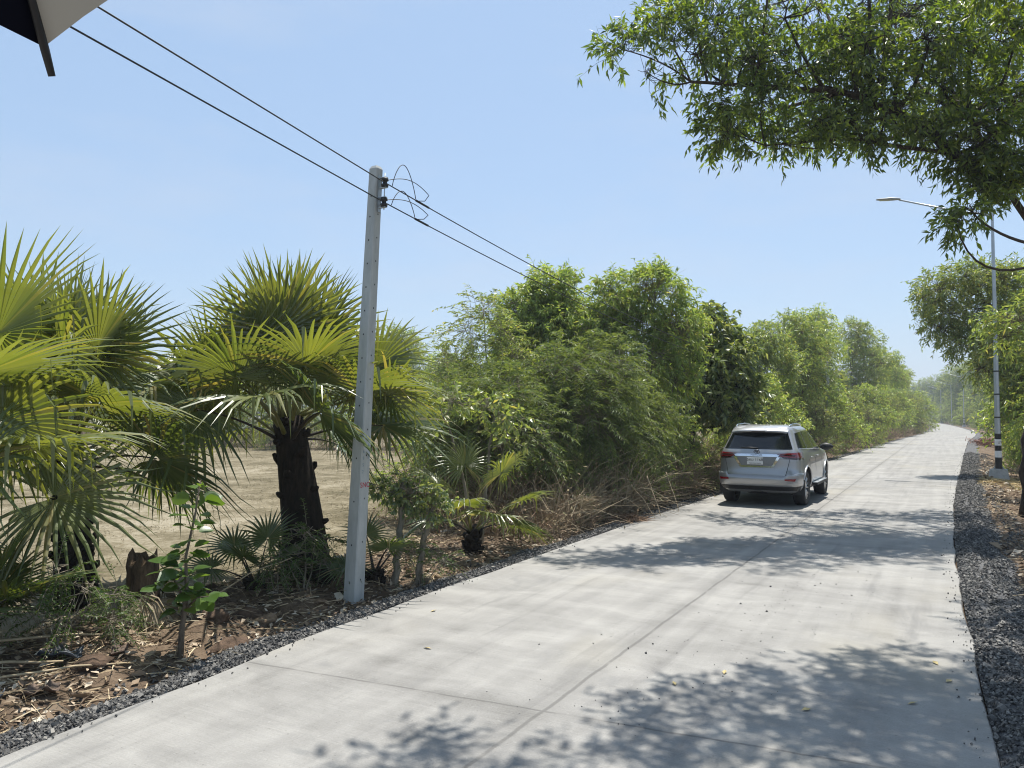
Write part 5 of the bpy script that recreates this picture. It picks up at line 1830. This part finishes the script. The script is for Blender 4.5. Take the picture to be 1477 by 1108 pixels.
# ------------------------------------------------------------------ umbrella at the top left, held above the photographer
C_ = np.array([-0.42418541, 0.44365158, 2.6555])
nU = np.array([-0.45715244, 0.47135212, 0.75421405])
aU = np.array([-0.20598693, 0.76884371, -0.60535009])
bU = np.array([-0.86520577, -0.43209551, -0.2543864])
um = empty('umbrella', tuple(C_))
tag(um, 'black and white panelled umbrella with a black rib tip poking into the sky', 'umbrella')
RU, DU = .55, .1246
um_c = lambda k: RU * (aU * math.cos(k * math.pi / 4) + bU * math.sin(k * math.pi / 4))
rib = lambda k, t: um_c(k) * (1 - t) + nU * DU * (1 - (1 - t)**2)
M_UW = leafy('white_umbrella_cloth', [(.36, .325, .295), (.36, .325, .295)], .16, (1, .93, .86), .7, .3)
M_UB = plain('navy_umbrella_cloth', (0.005, 0.006, 0.012), .85, spec=.08)
m = MB()
for k in range(8):
    G = []
    for t in np.linspace(0, 1, 10):
        row = []
        for q in np.linspace(0, 1, 9):
            p = rib(k, t) * (1 - q) + rib(k + 1, t) * q
            p = p * (1 - .24 * q * (1 - q) * (1 - t))
            row.append(p)
        G.append(row)
    m.grid(np.array(G), 0 if k % 2 else 1)
m.build('canopy', [M_UW, M_UB], um)
for k in range(8):
    pts = [um_c(k) * 1.045 + nU * -.008 + aU * 0 - nU * .012] + [rib(k, t) - nU * .007 for t in np.linspace(0.0, .97, 9)]
    MB().tube(pts, [.0040, .0050] + [.0042] * 8, 7).build('rib', M_BLACK, um)
MB().tube([nU * (DU + .05), nU * (DU - .62)], .006, 8).build('shaft', M_GALV, um)
MB().tube([nU * (DU - .60), nU * (DU - .72)], [.014, .016], 10).build('handle', M_BLACK, um)

# ------------------------------------------------------------------ the silver car
M_PAINT, _nt, _p, _o = new_mat('silver_paint')
_p.inputs['Base Color'].default_value = (.37, .375, .385, 1)
_p.inputs['Metallic'].default_value = .55
_p.inputs['Roughness'].default_value = .34
_p.inputs['Coat Weight'].default_value = .8
_p.inputs['Coat Roughness'].default_value = .04
M_TRIM = plain('black_trim', (.014, .014, .015), .55)
M_GLASS = plain('dark_glass', (.008, .010, .012), .04, spec=.55)
M_CHROME = plain('chrome', (.80, .80, .81), .10, metal=1.0)
M_TYRE = plain('tyre_rubber', (.016, .016, .017), .8, bump=.2, vscale=30)
M_RIM = plain('alloy', (.48, .48, .49), .3, metal=.9)
M_RIMD = plain('dark_alloy', (.03, .03, .032), .4, metal=.5)
M_LRED = plain('red_lamp_lens', (.22, .006, .010), .12, coat=1.0)
M_LDRK = plain('smoked_lamp_lens', (.05, .006, .008), .12, coat=1.0)
M_PLATE = plain('plate_white', (.72, .72, .70), .5)
M_INK = plain('plate_ink', (.012, .012, .012), .6)
M_EMB = plain('dark_chrome', (.20, .20, .21), .2, metal=1.0)
M_HEAD = plain('headlamp_lens', (.5, .52, .54), .08, coat=1.0)

ZT = np.array([.30, .36, .44, .50, .62, .74, .765, .80, .92, 1.04, 1.12, 1.17, 1.21, 1.25, 1.30, 1.42, 1.54, 1.64, 1.70, 1.745, 1.775, 1.795])
WT = np.array([.80, .86, .90, .915, .925, .930, .930, .928, .925, .918, .908, .898, .888, .872, .848, .800, .755, .715, .690, .650, .575, .350])
YR = np.array([-.70, -.82, -.89, -.92, -.935, -.935, -.92, -.895, -.885, -.885, -.875, -.86, -.845, -.825, -.79, -.71, -.625, -.55, -.50, -.42, -.28, .10])
YF = np.array([3.60, 3.74, 3.80, 3.83, 3.84, 3.83, 3.825, 3.82, 3.78, 3.66, 3.35, 2.75, 2.30, 2.16, 2.05, 1.80, 1.55, 1.32, 1.16, .98, .75, .30])
ZMAP = 1.0
YC = 1.45
NR, NF = 7.5, 5.0
fW = lambda z: np.interp(z, ZT, WT)
fR = lambda z: np.interp(z, ZT, YR)
fF = lambda z: np.interp(z, ZT, YF)


def rear_y(x, z, off=0.0):
    w = fW(z) + off
    yc = np.minimum(YC, fF(z) - .2)
    q = np.clip(np.abs(x / w), 0, .9999)
    return yc - (yc - (fR(z) - off)) * (1 - q**NR)**(1 / NR)


def side_x(y, z, off=0.0):
    w = fW(z) + off
    yc = np.minimum(YC, fF(z) - .2)
    r = np.where(y < yc, np.abs((yc - y) / (yc - fR(z) + off)), np.abs((y - yc) / (fF(z) - yc)))
    nn = np.where(y < yc, NR, NF)
    return w * (1 - np.clip(r, 0, .9999)**nn)**(1 / nn)


def outline(z, off=0.0, n=14):
    """half outline (x>0) from the rear centre round to the front centre"""
    w, yr, yf = fW(z) + off, fR(z) - off, fF(z)
    yc = min(YC, yf - .2)
    k = 2**(-1 / NR)
    kf = 2**(-1 / NF)
    xs = np.concatenate([np.linspace(0, .6, 5), np.linspace(.68, k, 7)])
    pts = [(w * q, yc - (yc - yr) * (1 - q**NR)**(1 / NR)) for q in xs]
    ys = np.linspace(k, 0, 12)[1:]
    pts += [(w * (1 - q**NR)**(1 / NR), yc - (yc - yr) * q) for q in ys]
    ys = np.linspace(0, kf, 12)[1:]
    pts += [(w * (1 - q**NF)**(1 / NF), yc + (yf - yc) * q) for q in ys]
    xs = np.concatenate([np.linspace(kf, .6, 6)[1:], np.linspace(.5, 0, 4)])
    pts += [(w * q, yc + (yf - yc) * (1 - q**NF)**(1 / NF)) for q in xs]
    return np.array(pts)


car = empty('car', (5.52, 16.80, 0.0), -R(30.2))
car.scale = (.945,) * 3
tag(car, 'silver off-road car with dark windows parked at the edge of the concrete road', 'car')

# body shell with wheel arches cut out
zz = np.concatenate([[.30, .33, .36, .44, .50, .56, .62, .68, .74, .765, .80, .86, .92, .98, 1.04, 1.08, 1.12, 1.145, 1.17, 1.19, 1.21, 1.23, 1.25, 1.275, 1.30, 1.36, 1.42, 1.48, 1.54, 1.59, 1.64, 1.67, 1.70, 1.725, 1.745, 1.76, 1.775, 1.785, 1.795]])
rows = []
for z in zz:
    h = outline(z)
    full = np.concatenate([h, (h * [-1, 1])[-2:0:-1]])
    rows.append(np.concatenate([full, np.full((len(full), 1), z)], 1))
rows = np.array(rows)
rows = np.concatenate([rows, rows[:, :1]], 1)
m = MB()
m.grid(rows, 0)
m.poly([tuple(p) for p in rows[0][:-1][::-1]], 1)
m.poly([tuple(p) for p in rows[-1][:-1]], 0)
body = m.build('body_raw', [M_PAINT, M_TRIM])
bm = bmesh.new()
bm.from_mesh(body.data)
bmesh.ops.remove_doubles(bm, verts=bm.verts, dist=1e-4)
bmesh.ops.recalc_face_normals(bm, faces=bm.faces)
bm.to_mesh(body.data)
bm.free()
cut = MB()
for y in (0, 2.745):
    for sx in (-1, 1):
        cut.lathe([(0, sx * .86 - .30), (.465, sx * .86 - .30), (.465, sx * .86 + .30), (0, sx * .86 + .30)], (0, y, .40), 40, 1, 'X', smooth=False)
cutter = cut.build('cutter', [M_PAINT, M_TRIM])
bm = bmesh.new()
bm.from_mesh(cutter.data)
bmesh.ops.remove_doubles(bm, verts=bm.verts, dist=1e-5)
bmesh.ops.recalc_face_normals(bm, faces=bm.faces)
bm.to_mesh(cutter.data)
bm.free()
bo = body.modifiers.new('arches', 'BOOLEAN')
bo.operation = 'DIFFERENCE'
bo.object = cutter
bo.solver = 'EXACT'
dg = bpy.context.evaluated_depsgraph_get()
dg.update()
bme = bpy.data.meshes.new_from_object(body.evaluated_get(dg))
bpy.data.objects.remove(body)
bpy.data.objects.remove(cutter)
shell = bpy.data.objects.new('body', bme)
link(shell, car)


def patch_rear(corners, nx, nz, off, mat, name, parent=car, mats=None):
    """corners: (x0,z0 low-in)(x1,z low-out)(x1,z high-out)(x0,z high-in)"""
    (a, b, c, d) = [np.array(q, float) for q in corners]
    G = []
    for v in np.linspace(0, 1, nz):
        row = []
        for t in np.linspace(0, 1, nx):
            p = (a * (1 - t) + b * t) * (1 - v) + (d * (1 - t) + c * t) * v
            row.append((p[0], float(rear_y(p[0], p[1], off)), p[1]))
        G.append(row)
    return G


def patch_side(corners, ny, nz, off, sgn):
    a, b, c, d = [np.array(q, float) for q in corners]
    G = []
    for v in np.linspace(0, 1, nz):
        row = []
        for t in np.linspace(0, 1, ny):
            p = (a * (1 - t) + b * t) * (1 - v) + (d * (1 - t) + c * t) * v
            row.append((sgn * float(side_x(p[0], p[1], off)), p[0], p[1]))
        G.append(row)
    return G


# tailgate: silver panel over a slightly wider dark gap
m = MB()
tgs = [(-.66, .665), (.66, .665), (.70, 1.055), (-.70, 1.055)]
m.grid(patch_rear([(-.612, .660), (.612, .660), (.702, 1.06), (-.702, 1.06)], 30, 8, .006, 0, ''), 1)
m.grid(patch_rear([(-.602, .672), (.602, .672), (.692, 1.055), (-.692, 1.055)], 30, 8, .012, 0, ''), 0)
m.build('tailgate', [M_PAINT, M_TRIM], car)
# bumper: thicker ring round the lower rear
G = []
for z, off in ((.455, .012), (.48, .03), (.60, .034), (.70, .034), (.735, .030), (.752, .012)):
    h = outline(z, off)
    h = h[h[:, 1] < -.47]
    k = np.linspace(0, len(h) - 1, 30)
    h = np.stack([np.interp(k, np.arange(len(h)), h[:, i]) for i in range(2)], -1)
    f = np.concatenate([(h * [-1, 1])[:0:-1], h])
    if z > .7: # the middle dips under the tailgate
        dz = np.where(np.abs(f[:, 0]) < .62, -.075, 0.0) * np.clip((.72 - np.abs(f[:, 0])) / .12, 0, 1)
    else: dz = 0
    G.append(np.concatenate([f, (np.full(len(f), z) + dz)[:, None]], 1))
MB().grid(np.array(G)).build('bumper', M_PAINT, car)
G = []
for z, off in ((.36, .00), (.42, .018), (.452, .022)):
    h = outline(z, off)
    h = h[h[:, 1] < -.50]
    k = np.linspace(0, len(h) - 1, 24)
    h = np.stack([np.interp(k, np.arange(len(h)), h[:, i]) for i in range(2)], -1)
    f = np.concatenate([(h * [-1, 1])[:0:-1], h])
    G.append(np.concatenate([f, np.full((len(f), 1), z)], 1))
MB().grid(np.array(G)).build('lower_bumper', M_TRIM, car)
# glass
MB().grid(patch_rear([(-.735, 1.265), (.735, 1.265), (.60, 1.615), (-.60, 1.615)], 26, 8, .006, 0, '')).build('rear_window', M_GLASS, car)
wipe = MB()
wipe.tube([(.02, float(rear_y(.02, 1.285)) - .03, 1.285), (-.18, float(rear_y(-.18, 1.30)) - .028, 1.298), (-.36, float(rear_y(-.36, 1.29)) - .02, 1.288)], [.018, .010, .007], 6)
wipe.build('wiper', M_TRIM, car)
for sg in (1, -1):
    for cs_ in ([(-.50, 1.285), (.22, 1.262), (.22, 1.635), (-.30, 1.610)], [(.28, 1.260), (1.06, 1.240), (1.06, 1.655), (.28, 1.640)], [(1.12, 1.238), (1.98, 1.215), (1.36, 1.60), (1.12, 1.652)]):
        MB().grid(patch_side(cs_, 10, 6, .004, sg)).build('side_window', M_GLASS, car)
    # window sill strip
    MB().tube([(sg * (float(side_x(y, z)) + .006), y, z) for y, z in zip(np.linspace(-.5, 2.0, 14), np.linspace(1.272, 1.203, 14))], .008, 6).build('window_trim', M_CHROME, car)
    # door gaps
    for y0, y1 in ((1.09, 1.09), (.22, .42), (2.02, 2.02)):
        MB().tube([(sg * (float(side_x(y0 + (y1 - y0) * t, z)) - .0015), y0 + (y1 - y0) * t, z) for t, z in zip((0, .3, .6, 1), (1.22, 1.0, .75, .47))], .0055, 4).build('door_gap', M_TRIM, car)
    for y in (.42, 1.24):
        MB().tube([(sg * (float(side_x(y, 1.06)) + .004), y, 1.06), (sg * (float(side_x(y, 1.06)) + .030), y + .03, 1.062), (sg * (float(side_x(y, 1.06)) + .030), y + .15, 1.062), (sg * (float(side_x(y, 1.06)) + .004), y + .18, 1.06)], .013, 6).build('door_handle', M_PAINT, car)
    # tail lamps
    tl = MB()
    tl.grid(patch_rear([(sg * .34, 1.128), (sg * .900, 1.072), (sg * .878, 1.200), (sg * .34, 1.163)], 30, 6, .022, 0, ''), 0)
    tl.grid(patch_rear([(sg * .56, 1.075), (sg * .905, 1.03), (sg * .905, 1.075), (sg * .50, 1.12)], 16, 3, .012, 0, ''), 1)
    tl.grid(patch_rear([(sg * .44, 1.142), (sg * .80, 1.115), (sg * .80, 1.15), (sg * .44, 1.158)], 12, 2, .026, 0, ''), 1)
    tl.build('tail_light', [M_LRED, M_LDRK], car)
    rf = MB()
    rf.grid(patch_rear([(sg * .60, .592), (sg * .80, .580), (sg * .82, .635), (sg * .60, .628)], 8, 3, .042, 0, ''), 0)
    rf.build('reflector', M_LRED, car)
    # wing mirror
    mi = MB()
    rows = []
    for t in np.linspace(0, 1, 6):
        r_ = math.sin(.35 + 2.5 * t)
        rows.append([(sg * (.90 + .30 * t), 1.93 + .085 * r_ * math.cos(a), 1.245 + .095 * r_ * math.sin(a)) for a in np.linspace(0, 2 * math.pi, 13)])
    mi.grid(np.array(rows), 0)
    mi.build('wing_mirror', M_TRIM, car)
    # side step
    st_ = MB()
    st_.box((sg * .955, 1.36, .435), (.17, 1.62, .05), 0)
    st_.box((sg * .965, 1.36, .4635), (.12, 1.50, .008), 1)
    st_.box((sg * .86, .95, .45), (.14, .06, .05), 0)
    st_.box((sg * .86, 1.85, .45), (.14, .06, .05), 0)
    st_.build('side_step', [M_TRIM, M_GALV], car)
    # mud flaps
    MB().box((sg * .78, -.455, .42), (.29, .014, .34)).build('mud_flap', M_TRIM, car)
    # roof rails
    MB().tube([(sg * .575, -.28, 1.735), (sg * .590, -.18, 1.790), (sg * .595, .5, 1.815), (sg * .585, 1.05, 1.795), (sg * .575, 1.15, 1.735)], .017, 7).build('roof_rail', M_CHROME, car)
    # arch flares
    for y in (0, 2.745):
        a = np.linspace(-.25, math.pi + .25, 22)
        ys_, zs_ = y + .475 * np.cos(a), .40 + .475 * np.sin(a)
        ok = zs_ > .33
        MB().tube([(sg * (float(side_x(q, w)) + .004), q, w) for q, w in zip(ys_[ok], zs_[ok])], .022, 6).build('arch_flare', M_PAINT, car)
    MB().grid(patch_side([(3.05, .98), (3.70, .92), (3.62, 1.04), (3.05, 1.08)], 8, 4, .006, sg)).build('headlight', M_HEAD, car)
# chrome bar with lettering, U shaped garnish round the plate
ch = MB()
ch.grid(patch_rear([(-.46, 1.105), (.46, 1.105), (.50, 1.160), (-.50, 1.160)], 20, 3, .026, 0, ''))
ch.grid(patch_rear([(-.46, 1.098), (.46, 1.098), (.46, 1.106), (-.46, 1.106)], 20, 2, .016, 0, ''))
ch.grid(patch_rear([(-.33, .868), (.33, .868), (.34, .902), (-.34, .902)], 14, 2, .024, 0, ''))
for sg in (1, -1):
    ch.grid(patch_rear([(sg * .315, .872), (sg * .36, .872), (sg * .50, 1.095), (sg * .435, 1.095)], 3, 8, .025, 0, ''))
gar = ch.build('garnish', M_CHROME, car)
text('FORTUNER', .050, M_EMB, gar, (0, float(rear_y(0, 1.13)) - .029, 1.132), (R(90), 0, 0))
MB().grid(patch_rear([(-.33, .905), (.33, .905), (.44, 1.095), (-.44, 1.095)], 14, 4, .016, 0, '')).build('plate_recess', plain('recess_grey', (.22, .225, .23), .4, metal=.4), car)
yp = float(rear_y(0, 1.0)) - .030
lp = bevel(MB().box((-.03, yp, 1.005), (.345, .010, .155)).build('licence_plate', M_PLATE, car), .004)
text('5กฆ 1168', .088, M_INK, lp, (-.03, yp - .0065, 1.030), (R(90), 0, 0))
text('กรุงเทพมหานคร', .038, M_INK, lp, (-.03, yp - .0065, .955), (R(90), 0, 0))
# oval emblem of three interlocking rings
em = MB()
ye = float(rear_y(0, 1.2)) - .010
th = np.linspace(0, 2 * math.pi, 29)
for rx, rz, dz in ((.062, .042, 0), (.036, .016, .022), (.017, .036, .004)):
    em.tube([(rx * math.cos(a), ye - .004, 1.205 + dz + rz * math.sin(a)) for a in th], .006, 6, cap=False)
em.build('emblem', M_EMB, car)
# spoiler with third brake lamp
sp_ = MB()
G = []
for y, z, w in ((-.66, 1.632, .58), (-.695, 1.652, .60), (-.66, 1.685, .615), (-.52, 1.735, .60), (-.38, 1.768, .52)):
    G.append([(w * q, y + .10 * abs(q)**3, z - .035 * abs(q)**3) for q in np.linspace(-1, 1, 15)])
sp_.grid(np.array(G))
sp_.grid(np.array([[(.58 * q, -.66 + .10 * abs(q)**3, 1.632 - .035 * abs(q)**3) for q in np.linspace(-1, 1, 15)], [(.56 * q, -.50, 1.640 - .03 * abs(q)**3) for q in np.linspace(-1, 1, 15)]]), 1)
sp_.build('spoiler', [M_PAINT, M_TRIM], car)
MB().box((0, -.692, 1.645), (.30, .012, .014)).build('brake_lamp', M_LDRK, car)
# windscreen
G = []
for v in np.linspace(0, 1, 6):
    z = 1.26 + (1.66 - 1.26) * v
    w = fW(z) * .86
    G.append([(w * q, float(YC if False else (min(YC, fF(z) - .2) + (fF(z) - min(YC, fF(z) - .2)) * (1 - abs(.86 * q)**NF)**(1 / NF))) + .012, z) for q in np.linspace(-1, 1, 11)])
MB().grid(np.array(G)).build('windscreen', M_GLASS, car)
# underbody: axle, exhaust, spare wheel
ub = MB()
ub.tube([(-.72, 0, .37), (.72, 0, .37)], .055, 10)
ub.lathe([(0, -.14), (.11, -.11), (.13, 0), (.11, .11), (0, .14)], (.05, 0, .37), 14, 0, 'Y')
ub.lathe([(.10, -.09), (.33, -.10), (.35, -.05), (.35, .05), (.33, .10), (.10, .09)], (0, -.42, .38), 24)
ub.tube([(.42, .6, .33), (.46, -.1, .40), (.50, -.62, .36)], .035, 8)
ub.box((-.3, 1.2, .36), (.9, 2.6, .10))
ub.box((0, -.60, .42), (1.25, .22, .09))
ub.build('underbody', M_TRIM, car)


def wheel(x, y, sg):
    w = empty('wheel', (x, y, .385), 0, car)
    pr = [(.245, -.105), (.290, -.128), (.345, -.132), (.372, -.115), (.383, -.085), (.385, 0), (.383, .085), (.372, .115), (.345, .132), (.290, .128), (.245, .105)]
    MB().lathe([(r, h) for r, h in pr], (0, 0, 0), 40, 0, 'X').build('tyre', M_TYRE, w)
    rm = MB()
    rm.lathe([(.246, -.10), (.246, .08), (.252, .10), (.238, .112), (.222, .10), (.215, .04), (.20, .02), (0, .02)] if sg > 0 else [(.246, .10), (.246, -.08), (.252, -.10), (.238, -.112), (.222, -.10), (.215, -.04), (.20, -.02), (0, -.02)], (0, 0, 0), 36, 1, 'X')
    for k in range(6):
        a = k * math.pi / 3 + .2
        for da in (-.16, .16):
            a0, a1 = a + da * .8, a + da * 1.35
            pts = [(sg * .075, .05 * math.cos(a0), .05 * math.sin(a0)), (sg * .085, .13 * math.cos(a + da), .13 * math.sin(a + da)), (sg * .098, .232 * math.cos(a1), .232 * math.sin(a1))]
            rm.tube(pts, [.026, .022, .024], 6, 0)
    rm.lathe([(0, sg * .092), (.038, sg * .09), (.05, sg * .07), (.05, sg * .03)], (0, 0, 0), 16, 0, 'X')
    rm.lathe([(.222, sg * .098), (.240, sg * .113), (.252, sg * .104)], (0, 0, 0), 40, 0, 'X')
    rm.build('rim', [M_RIM, M_RIMD], w)


for sg in (1, -1):
    for y in (0, 2.745):
        wheel(sg * .775, y, sg)

# ------------------------------------------------------------------ humid air
hz = MB().box((40, 330, 24), (1500, 1500, 52)).mesh('haze', [])
ho = bpy.data.objects.new('haze', hz)
link(ho)
hm_ = bpy.data.materials.new('humid_air')
hm_.use_nodes = True
hn = hm_.node_tree.nodes
hn.remove(hn['Principled BSDF'])
pv = hn.new('ShaderNodeVolumePrincipled')
pv.inputs['Color'].default_value = (.80, .87, .95, 1)
pv.inputs['Density'].default_value = .0009
pv.inputs['Anisotropy'].default_value = .2
hm_.node_tree.links.new(pv.outputs[0], hn['Material Output'].inputs['Volume'])
hz.materials.append(hm_)
tag(ho, 'thin pale midday haze in the air above the road', 'haze', kind='stuff')
cy.volume_bounces = 0
